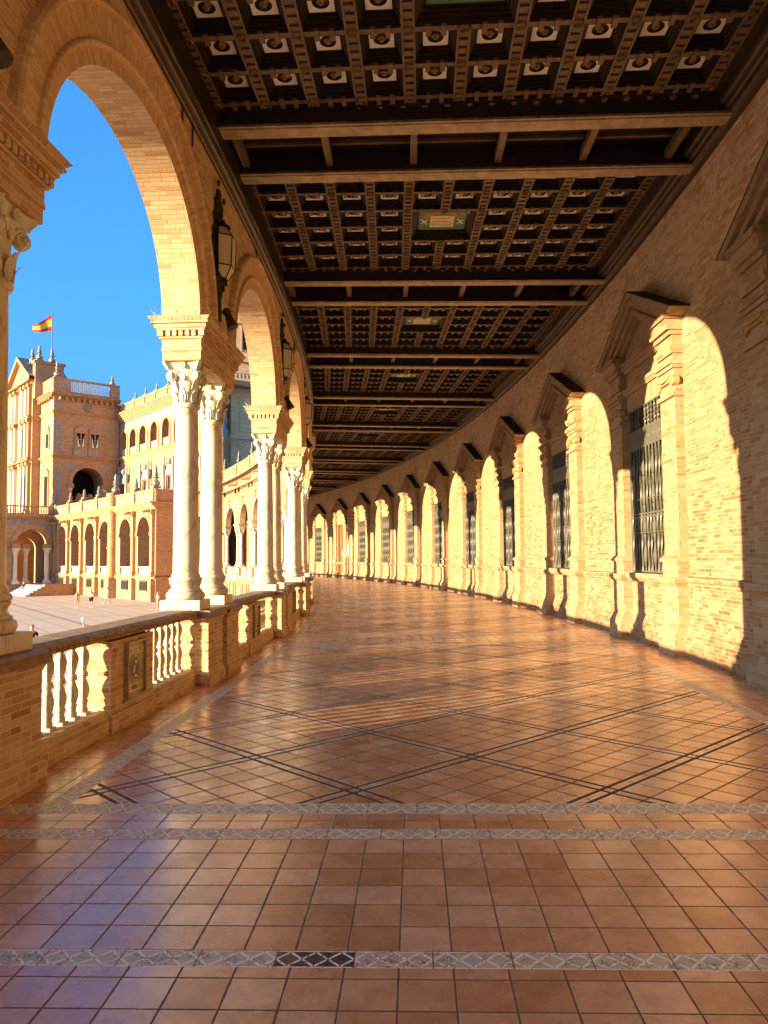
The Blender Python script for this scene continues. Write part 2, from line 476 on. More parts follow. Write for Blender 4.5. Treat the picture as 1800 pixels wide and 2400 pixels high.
M_SQ = tile_square('terracotta_square_tile', .2125, .2062, ju=-.02)
M_ROW = tile_square('terracotta_row_tile', .2125, .135, ju=-.02, jv=-.785)
M_SIDE = tile_square('terracotta_margin_tile', .215, .30)
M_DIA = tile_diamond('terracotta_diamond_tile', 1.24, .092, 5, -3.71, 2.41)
M_MOS = mosaic_mat()
M_PLAZA = plaza_mat()

# ------------------------------------------------------------------ the place: two concentric walls on a curve
CX, CY, R = -134.688, 8.712, 138.906        # gallery wall circle
AX, AY, RA = -134.688, 9.858, 131.64        # arcade circle (column axes)
PIT = 2.515                                 # arcade pitch in degrees
P0 = .2563                                  # angle of the pier beside the second arch
WP = 2.555; W1 = 2.17                       # window pitch and first window


def onwall(th, x=0, z=0): return T(CX, CY, 0) @ RZ(rad(th)) @ T(R + x, 0, z)
def onarc(th, x=0, z=0): return T(AX, AY, 0) @ RZ(rad(th)) @ T(RA + x, 0, z)
def bendpt(b, x, y): return ((b + x) * math.cos(y / b) - b, (b + x) * math.sin(y / b)), y / b


K0, K1 = -5, 14       # arcade piers built
HW = rad(PIT) * RA / 2

# ---- gallery floor
FL = 4.8; FK = -2.08
FLN = rad(FL) * 135.2


def floor():
    mb = MB()
    mats = [M_SQ, M_ROW, M_SIDE, M_DIA, M_MOS]
    U0, U1 = -7.12, .3
    def corner(th, u): a = rad(th); return (CX + (R + u) * math.cos(a), CY + (R + u) * math.sin(a))
    def near(u): x = CX + (R + u) * math.cos(rad(FK)); return (x, 3.81 + .017 * x)
    for p in range(0, 8):
        t0 = FK + FL * p; t1 = t0 + FL
        def P(u, s):
            k = s / FLN; a = corner(t0, u) if p else near(u); b = corner(t1, u)
            return (a[0] + (b[0] - a[0]) * k, a[1] + (b[1] - a[1]) * k, 0.0)
        def rect(u0, u1, s0, s1, m, mode=0):
            if mode == 0: uv = [(u0, s0), (u1, s0), (u1, s1), (u0, s1)]
            elif mode == 1: o_ = 0 if s0 < 0 else 20 + s0 * 1.7; uv = [(u0 + o_, 0), (u1 + o_, 0), (u1 + o_, 1), (u0 + o_, 1)]           # transverse mosaic
            elif mode == 2: uv = [(s0, 0), (s0, 1), (s1, 1), (s1, 0)]           # lengthwise mosaic
            mb.face([P(u0, s0), P(u1, s0), P(u1, s1), P(u0, s1)], uv=uv, m=m)
        secs = [(.622, .785, 4, 1), (.785, 1.055, 1, 0), (1.055, 1.253, 4, 1)]
        rect(U0, U1, -.6185 if p == 0 else 0, .622, 0)
        for a, b, m, md in secs: rect(U0, U1, a, b, m, md)
        for a, b, m, md in secs: rect(U0, U1, FLN - b, FLN - a, m, md)
        rect(U0, U1, FLN - .622, FLN, 0)
        s0, s1 = 1.253, FLN - 1.253
        rect(U0, -6.60, s0, s1, 2); rect(-6.60, -6.44, s0, s1, 4, 2)
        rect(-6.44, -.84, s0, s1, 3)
        rect(-.84, -.68, s0, s1, 4, 2); rect(-.68, U1, s0, s1, 2)
        if p == 0:
            rect(U0, U1, -.745, -.6185, 4, 1); rect(U0, U1, -12, -.745, 0)
    # behind the photographer
    o = mb.build('gallery_floor', mats)
    tag(o, kind='structure')
    b = MB()
    b.face([corner(-14, -7.3) + (-.01,), corner(-14, .6) + (-.01,), corner(-1.9, .6) + (-.01,), corner(-1.9, -7.3) + (-.01,)])
    o2 = b.build('gallery_floor_base', M_SQ); tag(o2, kind='structure')


floor()


def plaza():
    mb = MB()
    n = 48
    mb.face([(-120 + 900 * math.cos(2 * PI * k / n), 100 + 900 * math.sin(2 * PI * k / n), -2.9) for k in range(n)])
    tag(mb.build('plaza_ground', M_PLAZA), kind='structure')


plaza()

M_SOOT = plain('sooty_stone', (.045, .030, .020), .8, .2, .4, 8)
# ---- the brick wall with windows
WH = rad(WP) * R / 2
NW = 15
PROF = [(-.02, 0), (-.02, .30), (-.005, .33), (.05, .44), (.08, .52), (.08, 1.10), (.055, 1.13), (.05, 1.17), (.02, 1.19), (.02, 1.25), (.10, 1.27), (.10, 7.9)]


def wall_panel(opening):
    mb = MB(); hw = .93
    top = 4.38
    for s in (-1, 1):
        y0, y1 = (-WH, -hw) if s < 0 else (hw, WH)
        mb.prism_y(PROF, y0, y1, 3, caps=False)
    if opening == 'window':
        mb.prism_y(PROF[:-1] , -hw, hw, 2, caps=False)
        mb.box(.10, .45, -hw, hw, 1.0, 1.27, skip='xyYzX')
        zb = 1.27
    else: zb = 0
    mb.prism_y([(.10, top), (.10, 7.9)], -hw, hw, 2, caps=False)
    for s in (-1, 1):   # reveals
        pts = [(.10, s * hw, zb), (.42, s * hw, zb), (.42, s * hw, top), (.10, s * hw, top)]
        mb.face(pts if s < 0 else pts[::-1])
        if zb == 0:
            mb.poly_x([(0, 0)] * 3, 0, 0) if False else None
    mb.face([(.10, -hw, top), (.42, -hw, top), (.42, hw, top), (.10, hw, top)])
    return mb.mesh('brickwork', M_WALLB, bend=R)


def stack(mb, yc, hw, lst, xb=.12, m=0):
    """pilaster: (z0,z1,proj,dy[,proj1,dy1]) slabs in front of the wall"""
    for e in lst:
        z0, z1, p, d = e[:4]; p1, d1 = (e[4], e[5]) if len(e) > 4 else (p, d)
        mb.frustum((-p, xb, yc - hw - d, yc + hw + d), z0, (-p1, xb, yc - hw - d1, yc + hw + d1), z1, m=m, caps=True)


PIL = [(0, .32, .19, .045), (.32, .50, .19, .045, .10, .015), (.50, 1.10, .10, .015), (1.10, 1.17, .10, .015, .16, .045), (1.17, 1.25, .17, .07),
       (1.25, 1.50, .09, .01), (1.50, 1.55, .13, .045), (1.55, 1.62, .13, .045, .05, 0), (1.62, 4.16, .05, 0), (4.16, 4.23, .10, .04), (4.23, 4.62, .05, 0),
       (4.62, 4.68, .09, .03), (4.68, 4.76, .13, .045), (4.76, 4.86, .05, 0), (4.86, 4.98, .09, .03, .13, .05), (4.98, 5.16, .07, .01),
       (5.16, 5.23, .12, .04), (5.23, 5.30, .18, .07), (5.30, 5.40, .15, .05, .20, .07), (5.40, 5.49, .24, .10)]


def scroll(mb, x, y, z, r=.085, m=1):
    mb.lathe([(r, -.10), (r, .0), (r * .82, .012), (r * .62, .0), (r * .5, .014), (r * .3, .004), (r * .26, .03), (.002, .034)], x, y, z, seg=18, m=m, axis='x')


def surround_mesh():
    mb = MB(); yc = 1.40; hw = .32
    for s in (-1, 1):
        stack(mb, s * yc, hw, PIL)
        for q in (-1, 1):
            yy = s * yc + q * .30
            # scrolls look towards the walk: axis along -x
            for (r, h) in (): pass
            b2 = MB()
            scroll(b2, 0, 0, 0)
            i0 = len(mb.v)
            off = (-.09, yy, 4.42)
            for f, uv, m_, sm in zip(b2.f, b2.uv, b2.m, b2.sm):
                mb.face([(off[0] - b2.v[i][0], off[1] + b2.v[i][1], off[2] + b2.v[i][2]) for i in f][::-1], m=1, smooth=sm)
        mb.box(-.10, .1, s * yc - .24, s * yc + .24, 4.40, 4.52, m=1)
        mb.tube([(-.10, s * yc - .24, 4.49), (-.13, s * yc, 4.45), (-.10, s * yc + .24, 4.49)], .03, 6, m=1)
    y2 = yc - hw
    # flat arch over the window, then entablature
    mb.face([(.055, -y2, 4.38), (.055, y2, 4.38), (.055, y2, 4.72), (.055, -y2, 4.72)], uv=[(4.38, -y2), (4.38, y2), (4.72, y2), (4.72, -y2)], m=2)
    mb.face([(.055, -y2, 4.38), (.055, y2, 4.38), (.10, y2, 4.38), (.10, -y2, 4.38)], m=2)
    for z0, z1, p0, p1 in ((4.72, 4.78, .02, -.02), (4.78, 4.84, -.03, -.03), (5.16, 5.22, .03, -.02), (5.22, 5.29, -.05, -.05), (5.29, 5.33, -.02, -.10)):
        mb.frustum((p0, .12, -y2, y2), z0, (p1, .12, -y2, y2), z1)
    mb.box(.065, .12, -y2, y2, 4.84, 5.16)
    # raking cornices
    L = 2.12; zb = 5.50; zp = 6.47
    import math as _m
    dz = zp - zb; sl = dz / L
    def rake(s, o0, o1, p, m=0):
        a = [(s * (L - 0.0), zb + 0 - o0), (0, zp - o0), (0, zp - o1), (s * (L - (o1 - o0) * .0), zb - o1)]
        a = [(y, max(z, zb - .001) if False else z) for y, z in a]
        lo = zb - .06
        # cut the foot level
        def cut(o): return s * min(L, (zp - o - lo) / sl)
        pts = [(cut(o0), max(lo, zp - o0 - sl * abs(cut(o0)))), (0, zp - o0), (0, zp - o1), (cut(o1), max(lo, zp - o1 - sl * abs(cut(o1))))]
        if s < 0: pts = pts[::-1]
        mb.poly_x(pts, .14, -p, m=m)
    for s in (-1, 1):
        rake(s, -.02, -.002, .245, 3); rake(s, 0, .13, .24); rake(s, .13, .25, .17); rake(s, .25, .33, .09); rake(s, .33, .43, .14); rake(s, .43, .51, .05)
    mb.face([(.03, -1.6, 5.30), (.03, 1.6, 5.30), (.03, 0, 6.05)])
    # window sill
    mb.frustum((-.03, .12, -1.0, 1.0), 1.13, (-.09, .12, -1.0, 1.0), 1.20); mb.box(-.11, .3, -.92, .92, 1.20, 1.285)
    return mb.mesh('window_surround', [M_PIL, M_ORNG, M_PIL, M_SOOT])


def bar_profile(h, kind):
    if kind == 0:
        pr = [(.017, 0), (.017, .05 * h)]
        for k in range(4):
            z = (.06 + .235 * k) * h; q = .21 * h
            pr += [(.032, z), (.017, z + .012), (.026, z + .03), (.042, z + q * .3), (.024, z + q * .62), (.017, z + q * .8), (.032, z + q * .84), (.017, z + q * .9)]
        return pr + [(.017, .99 * h), (.027, h)]
    return None


def grille_mesh():
    mb = MB(); n = 11; w = .89
    x = .05
    for i in range(n):
        y = -w + .05 + (2 * w - .1) * i / (n - 1)
        if i % 3 == 0:
            pr = bar_profile(2.28, 0)
            mb.lathe(pr, x, y, 1.32, 8); mb.lathe([(r, z * .38) for r, z in bar_profile(1.0, 0)], x, y, 3.97, 8)
        else:
            for z0, z1 in ((1.32, 3.60), (3.97, 4.35)):
                nn = 14; rows = []
                for k in range(nn + 1):    # square bar with a twist
                    a = k * .55; zz = z0 + (z1 - z0) * k / nn
                    rr = .021 if k % 5 else .029
                    rows.append([(x + rr * math.cos(a + q * PI / 2), y + rr * math.sin(a + q * PI / 2), zz) for q in range(4)])
                mb.grid(rows, 0, False, closed=True)
    mb.box(x - .015, x + .02, -w, w, 3.60, 3.97)
    for z in (1.30, 2.02, 2.30, 2.36, 2.64, 4.35):
        mb.box(x - .022, x + .016, -w, w, z, z + (.03 if z not in (2.02, 2.64) else .014))
    for k in range(6):
        mb.ball((x - .015, -w + .16 + k * .272, 3.785), .03, 8, 4, sc=(.5, .7, 1.3))
    for s in (-1, 1):
        mb.box(x - .02, x + .03, s * w - .02, s * w + .02, 1.28, 4.37)
        for z in (1.5, 2.9, 4.2): mb.box(x, .16, s * w - .012, s * w + .012, z, z + .025)
    return mb.mesh('iron_grille', M_IRON)


M_DKFR = plain('dark_window_frame', (.05, .035, .022), .5, .4, .4, 4)


def pane_meshes():
    mb = MB()
    mb.box(.30, .34, -.93, .93, 1.27, 4.38, 0)
    for y0, y1 in ((-.93, -.82), (-.03, .03), (.82, .93)): mb.box(.25, .298, y0, y1, 1.27, 4.38, 2)
    for z0, z1 in ((1.27, 1.35), (2.3, 2.36), (3.6, 3.66), (4.30, 4.38)): mb.box(.26, .297, -.80, .80, z0, z1, 1)
    bl = MB()
    bl.box(.285, .2955, -.72, -.10, 1.40, 3.5); bl.box(.285, .2955, .10, .72, 1.40, 3.5)
    return mb.mesh('window_pane', [M_GLASS, M_DKFR, M_DKFR]), bl.mesh('roller_blind', M_BLIND)


def door_mesh():
    mb = MB()
    mb.box(.28, .34, -.93, .93, 0, 4.38, 0)
    for y0, y1 in ((-.82, -.04), (.04, .82)):
        for z0, z1 in ((.15, 1.2), (1.3, 2.4), (2.5, 3.4), (3.55, 4.25)):
            mb.frustum((.28, .281, 0, 0), 0, (.28, .281, 0, 0), 0) if False else None
            mb.box(.25, .282, y0, y1, z0, z1, 0)
            mb.box(.235, .252, y0 + .1, y1 - .1, z0 + .1, z1 - .1, 0)
    mb.ball((.21, -.07, 1.15), .035, 8, 6, 1)
    return mb.mesh('door', [M_DOOR, M_GOLD])


def gallery_wall():
    root = empty('gallery_wall', onwall(0))
    tag(root, 'long curved buff brick wall with grilled windows under pointed pediments, right of the walkway', 'wall')
    pm = wall_panel('window'); dm = wall_panel('door'); sm = surround_mesh(); gm = grille_mesh(); wm, blm = pane_meshes(); door = door_mesh()
    base = onwall(0).inverted()
    for i in range(-3, NW):
        th = W1 + (WP if i > 0 else 2.49) * (i - 1)
        M = base @ onwall(th)
        isdoor = (i == 9)
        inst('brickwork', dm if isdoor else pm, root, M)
        inst('window_surround' if not isdoor else 'door_surround', sm, root, M)
        if isdoor:
            d = inst('door', door, root, M)
            continue
        w = inst('window', wm, root, M)
        inst('iron_grille', gm, w)
        if i in (6,): inst('roller_blind', blm, w)
    # solid back so no light comes through
    mb = MB(); th0, th1 = W1 + WP * (-4.5), W1 + WP * (NW - .5); n = 40
    a = [rad(th0 + (th1 - th0) * k / n) for k in range(n + 1)]
    mb.grid([[(CX + (R + .44) * math.cos(t), CY + (R + .44) * math.sin(t), z) for t in a] for z in (-.2, 8.6)], smooth=False)
    o = mb.build('wall_core', M_DARK, root); o.matrix_local = base
    # end wall closing the walk far round the curve
    return root


gallery_wall()

# ---- arcade: piers, columns, arches, balustrades
SPR, AA, AB = 4.72, 1.95, 1.61
XG, XP = .26, -.24
NSEG = 40


def arch_mesh(outside):
    mb = MB()
    ph = [PI * k / NSEG for k in range(NSEG + 1)]
    def el(o, p): return (-(AA + o) * math.cos(p), SPR + (AB + o) * math.sin(p))
    al = [0]
    for k in range(NSEG):
        a, b = el(0, ph[k]), el(0, ph[k + 1]); al.append(al[-1] + math.hypot(a[0] - b[0], a[1] - b[1]))
    # soffit with a shallow crack line
    rows = [[(x,) + el(0, p) for p in ph] for x in (XG, XP)]
    mb.grid(rows[::-1], 1, False, [[(x, al[k] * 1.0) for k in range(NSEG + 1)] for x in (XP, XG)])
    def band(prof, sgn):
        L = [0]
        for i in range(1, len(prof)): L.append(L[-1] + math.hypot(prof[i][0] - prof[i - 1][0], prof[i][1] - prof[i - 1][1]))
        rr = [[(x,) + el(o, p) for p in ph] for o, x in prof]
        uvs = [[(l + .02, al[k] * 1.12) for k in range(NSEG + 1)] for l in L]
        if sgn < 0: rr = rr[::-1]; uvs = uvs[::-1]
        mb.grid(rr, 2, False, uvs)
    band([(0, .26), (.145, .26), (.15, .30), (.165, .318), (.185, .322), (.20, .31), (.207, .285), (.215, .28), (.45, .28), (.455, .31), (.465, .345),
          (.49, .365), (.515, .36), (.54, .335), (.55, .30), (.56, .268)], 1)
    if outside: band([(0, XP), (.12, XP), (.12, XP - .05), (.17, XP - .05), (.17, XP - .02), (.4, XP - .02), (.4, XP - .1), (.48, XP - .1), (.49, XP)], -1)
    OG = .56; OP = .49 if outside else 0
    def face(x, o, ztop, flip, m=0):
        ys = [el(o, p) for p in ph]
        pts = [(-HW, SPR)] + ys + [(HW, SPR)]
        for a, b in zip(pts, pts[1:]):
            f = [(x, a[0], a[1]), (x, b[0], b[1]), (x, b[0], ztop), (x, a[0], ztop)]
            mb.face(f[::-1] if flip else f, m=m)
    face(.268, OG, 7.75, True)
    face(XP, OP, 8.62, False, 3 if outside else 0)
    mb.box(XP, .268, -HW, HW, 8.60, 8.62, skip='xXyY')
    # roof edge and parapet towards the plaza
    prof = [(XP, 8.5), (XP - .10, 8.55), (XP - .14, 8.66), (XP - .30, 8.74), (XP - .34, 8.92), (XP - .10, 8.95), (XP - .10, 9.05), (XP - .06, 9.05), (XP - .06, 9.85), (XP - .14, 9.88), (XP - .14, 10.0), (XP + .3, 10.0), (XP + .3, 8.62)]
    mb.prism_y(prof[::-1], -HW, HW, 4, m=3, caps=False)
    if outside:
        for k in range(2):
            y0 = -HW + .35 + k * HW
            mb.box(XP - .09, XP - .05, y0, y0 + HW - .7, 9.18, 9.24, 3); mb.box(XP - .09, XP - .05, y0, y0 + HW - .7, 9.70, 9.76, 3)
            mb.box(XP - .09, XP - .05, y0, y0 + .06, 9.24, 9.70, 3); mb.box(XP - .09, XP - .05, y0 + HW - .76, y0 + HW - .7, 9.24, 9.70, 3)
        for s in (-1, 1): mb.box(XP - .16, XP - .05, s * HW - .18, s * HW + .18, 8.95, 10.06, 3)
        mb.prism_y([(XP, 6.95), (XP - .06, 7.0), (XP - .06, 7.06), (XP, 7.1)][::-1], -HW, HW, 4, m=3, caps=False)
        mb.prism_y([(XP, 7.3), (XP - .05, 7.34), (XP - .05, 7.38), (XP, 7.42)][::-1], -HW, HW, 4, m=3, caps=False)
    return mb.mesh('arch', [M_BRICK, M_SOFF, M_VOUS, M_ORNG], bend=RA)


IMP = [(4.18, 4.30, 0, 0), (4.30, 4.34, .012, .012), (4.34, 4.46, .006, .006), (4.46, 4.485, .03, .03), (4.56, 4.585, .065, .065), (4.585, 4.64, .085, .085), (4.64, 4.665, .12, .12), (4.665, 4.72, .10, .10, .155, .155)]


def impost_mesh():
    mb = MB(); hx = .25; hy = .90
    for e in IMP:
        z0, z1, p, q = e[:4]; p1 = e[4] if len(e) > 4 else p
        mb.frustum((-hx - p + .01, hx + p + .01, -hy - p, hy + p), z0, (-hx - p1 + .01, hx + p1 + .01, -hy - p1, hy + p1), z1, m=0)
    mb.box(-hx + .0, hx + .02, -hy - .01, hy + .01, 4.485, 4.56, 1)
    d = .052; step = .083
    n = int((2 * hy + .06) / step)
    for k in range(n + 1):
        y = -hy - .03 + (2 * hy + .06) * k / n
        for s in (-1, 1): mb.box(s * (hx + .02) - .035 + .01, s * (hx + .02) + .035 + .01, y - d / 2, y + d / 2, 4.487, 4.558, 0)
    n = 6
    for k in range(1, n):
        x = -hx + .01 + 2 * hx * k / n
        for s in (-1, 1): mb.box(x - d / 2, x + d / 2, s * (hy + .02) - .035, s * (hy + .02) + .035, 4.487, 4.558, 0)
    return mb.mesh('impost', [M_BRICK, M_COPE], bend=RA)


def leaf(mb, az, r0, z0, h, w, curl, m=0):
    """acanthus-like leaf that hugs the bell and curls out at the tip"""
    nu, nv = 6, 8
    rows = []
    for i in range(nu + 1):
        t = i / nu
        hw = w * (math.sin(PI * (.18 + .74 * t)) ** .8) * (1 - .25 * t)
        row = []
        for j in range(nv + 1):
            q = -1 + 2 * j / nv
            ridge = (.009 if j % 2 == 0 else -.006) * (1 - .4 * t)
            rr = r0 + .012 + .045 * t * t + ridge + curl * max(0, t - .7) ** 1.2 * 2.2 + .012 * (1 - q * q)
            zz = z0 + h * t - curl * 1.6 * max(0, t - .78) - abs(q) * .02 * math.sin(PI * t) - .01 * (j % 2)
            a = az + q * hw / r0
            row.append((rr * math.cos(a), rr * math.sin(a), zz))
        rows.append(row)
    mb.grid(rows, m, True)


def column_parts():
    P = {}
    mb = MB(); mb.frustum((-.255, .255, -.255, .255), .955, (-.255, .255, -.255, .255), 1.085); P['pedestal'] = mb.mesh('pedestal', M_MARB)
    mb = MB()
    pr = []
    def torus(r, z0, z1, n=7):
        h = (z1 - z0) / 2
        return [(r - h + h * math.sin(PI * k / n) ** .8 * 1.0, z0 + (z1 - z0) * (1 - math.cos(PI * k / n)) / 2) for k in range(n + 1)]
    pr += torus(.25, 1.085, 1.19) + [(.218, 1.192), (.218, 1.208)] + [(.20 - .018 * math.sin(PI * k / 6), 1.215 + .075 * k / 6) for k in range(7)]
    pr += [(.206, 1.30), (.206, 1.312)] + torus(.214, 1.313, 1.375) + [(.186, 1.378), (.186, 1.40), (.172, 1.42), (.167, 1.45)]
    mb.lathe(pr, seg=32); P['base'] = mb.mesh('base', M_MARB, sharp=50)
    mb = MB()
    pr = [(.167, 1.45)] + [(.165 - .022 * (k / 10) ** 1.6, 1.45 + 2.12 * k / 10) for k in range(1, 11)]
    pr += [(.150, 3.585), (.168, 3.59)] + [(.168 + .012 * math.sin(PI * k / 5), 3.595 + .05 * k / 5) for k in range(6)] + [(.152, 3.655)]
    mb.lathe(pr, seg=32); P['shaft'] = mb.mesh('shaft', M_MARB, sharp=50)
    mb = MB()
    bell = [(.146, 3.65), (.148, 3.75), (.152, 3.88), (.162, 3.98), (.185, 4.05), (.205, 4.085)]
    mb.lathe(bell, seg=24)
    for k in range(8): leaf(mb, PI / 4 * k, .150, 3.66, .20 if k % 2 == 0 else .16, .058, .035)
    for k in range(4): leaf(mb, PI / 2 * k + PI / 4, .156, 3.74, .22, .06, .03)
    # abacus with hollow sides
    def ab(z, s):
        out = []
        for q in range(4):
            for k in range(9):
                t = -1 + 2 * k / 8
                c = .215 * s - .035 * (1 - t * t)
                p = (c, t * .215 * s) if abs(t) < .93 else (.235 * s, t * .2 * s)
                a = q * PI / 2
                out.append((p[0] * math.cos(a) - p[1] * math.sin(a), p[0] * math.sin(a) + p[1] * math.cos(a), z))
        return out
    rows = [ab(4.08, .93), ab(4.10, .95), ab(4.115, 1.0), ab(4.125, 1.0), ab(4.135, 1.06), ab(4.18, 1.12)]
    mb.grid(rows, 0, False, closed=True); mb.face(rows[-1]); mb.face(rows[0][::-1])
    # corner volutes: scroll discs on the diagonals, both sides
    for q in range(4):
        a = PI / 4 + q * PI / 2
        for s in (-1, 1):
            b2 = MB(); r = .068
            b2.lathe([(r * .9, -.06), (r, -.01), (r, 0), (r * .84, .012), (r * .66, 0), (r * .52, .012), (r * .34, .002), (r * .28, .022), (.002, .026)], 0, 0, 0, seg=18, axis='y')
            for f, sm in zip(b2.f, b2.sm):
                pts = []
                for i in f:
                    x, y, z = b2.v[i]
                    y = s * (y + .012)
                    # disc plane faces roughly the side of the capital
                    aa = -s * PI / 4 * .72
                    X = x * math.cos(aa) - y * math.sin(aa) + .232; Y = x * math.sin(aa) + y * math.cos(aa) + s * .018
                    pts.append((X * math.cos(a) - Y * math.sin(a), X * math.sin(a) + Y * math.cos(a), z + 4.0))
                mb.face(pts if s > 0 else pts[::-1], smooth=sm)
            # band from the middle of each side up to the scroll
            m0 = a - s * PI / 4
            m0 = a + s * PI / 4
            p0 = (.165 * math.cos(m0 - s * .25), .165 * math.sin(m0 - s * .25), 4.0); p1 = (.20 * math.cos(m0 - s * .42), .20 * math.sin(m0 - s * .42), 4.055)
            p2 = (.235 * math.cos(a + s * .2), .235 * math.sin(a + s * .2), 4.062)
            mb.tube([p0, p1, p2], .017, 6)
    P['capital'] = mb.mesh('capital', M_CARV, sharp=60)
    mb = MB()
    for q in range(4):
        a = q * PI / 2
        for k in range(8):
            b = k * PI / 4
            c = (.205 + .012, .033 * math.cos(b), 4.135 + .033 * math.sin(b))
            mb.ball((c[0] * math.cos(a) - c[1] * math.sin(a), c[0] * math.sin(a) + c[1] * math.cos(a), c[2]), .017, 6, 4, sc=(1, 1, 1))
        mb.ball((.225 * math.cos(a), .225 * math.sin(a), 4.135), .016, 6, 4)
        # small shield under the abacus
        c = (.178, 0, 3.99)
        mb.ball((c[0] * math.cos(a), c[0] * math.sin(a), c[2]), .034, 8, 6, sc=(.5 + .5 * abs(math.sin(a)), .5 + .5 * abs(math.cos(a)), 1.6))
    P['rosette'] = mb.mesh('rosette', M_CARV)
    return P


def pier_parts():
    """low brick pier under each pair of columns"""
    hw = .80
    xf = .36
    P = {}
    mb = MB()
    mb.box(-.24, .30, -hw, hw, .16, .84)
    for a, b in ((-hw - .03, -.12), (.12, hw + .03)):
        mb.box(.28, xf, a, b, .20, .80); mb.box(-.27, -.23, a, b, .2, .8)
        mb.frustum((.27, xf + .035, a - .03, b + .03), .0, (.27, xf + .035, a - .03, b + .03), .13)
        mb.frustum((.27, xf + .035, a - .03, b + .03), .13, (.27, xf, a, b), .20)
        mb.frustum((.27, xf, a, b), .80, (.27, xf + .03, a - .025, b + .025), .86)
    mb.box(-.30, .32, -hw - .02, hw + .02, -.3, .16)
    P['pier_body'] = mb.mesh('pier_body', M_BRICK, bend=RA)
    mb = MB()
    mb.box(-.30, .34, -hw - .03, hw + .03, .84, .90)
    for a, b in ((-hw - .08, -.09), (.09, hw + .08)):
        mb.box(.30, xf + .05, a, b, .862, .915)
    mb.prism_y([(-.33, .90), (.37, .90), (.40, .915), (.40, .935), (.37, .952), (-.33, .952), (-.35, .93), (-.33, .90)], -hw - .06, hw + .06, 2)
    P['coping'] = mb.mesh('coping', M_COPE, bend=RA)
    return P


def baluster_mesh():
    mb = MB()
    mb.box(-.055, .055, -.055, .055, .20, .225)
    pr = [(.042, .225), (.05, .235), (.052, .25), (.046, .265), (.040, .27), (.043, .30), (.047, .315), (.052, .318), (.050, .33), (.042, .338), (.050, .37), (.058, .41), (.055, .45), (.045, .49), (.034, .52), (.030, .535),
          (.046, .545), (.052, .555), (.046, .57), (.05, .58), (.044, .59), (.031, .597), (.033, .62), (.044, .66), (.053, .70), (.055, .73), (.048, .77), (.034, .795), (.026, .80), (.026, .81), (.036, .82), (.04, .835), (.034, .85)]
    rows = []
    seg = 16
    pr = [(r * .92, z) for r, z in pr]
    for r, z in pr:
        fl = .10 if (.34 < z < .52 or .61 < z < .79) else .05
        rows.append([((r * (1 + (fl if k % 2 else -fl))) * math.cos(2 * PI * k / seg), (r * (1 + (fl if k % 2 else -fl))) * math.sin(2 * PI * k / seg), z) for k in range(seg)])
    mb.grid(rows, 0, True, closed=True); mb.face(rows[-1]); mb.face(rows[0][::-1])
    return mb.mesh('baluster', M_BALU, sharp=70)


def text_mesh(body, size, depth=.002):
    cu = bpy.data.curves.new('lettering', 'FONT'); cu.body = body; cu.size = size; cu.extrude = depth; cu.align_x = 'CENTER'; cu.align_y = 'CENTER'; cu.resolution_u = 3
    o = bpy.data.objects.new('lettering', cu); COL.objects.link(o)
    dg = bpy.context.evaluated_depsgraph_get(); dg.update()
    me = bpy.data.meshes.new_from_object(o.evaluated_get(dg))
    bpy.data.objects.remove(o); bpy.data.curves.remove(cu)
    return me


def add_mesh(mb, me, M, m=0):
    for p in me.polygons:
        mb.face([tuple(M @ me.vertices[i].co) for i in p.vertices], m=m)


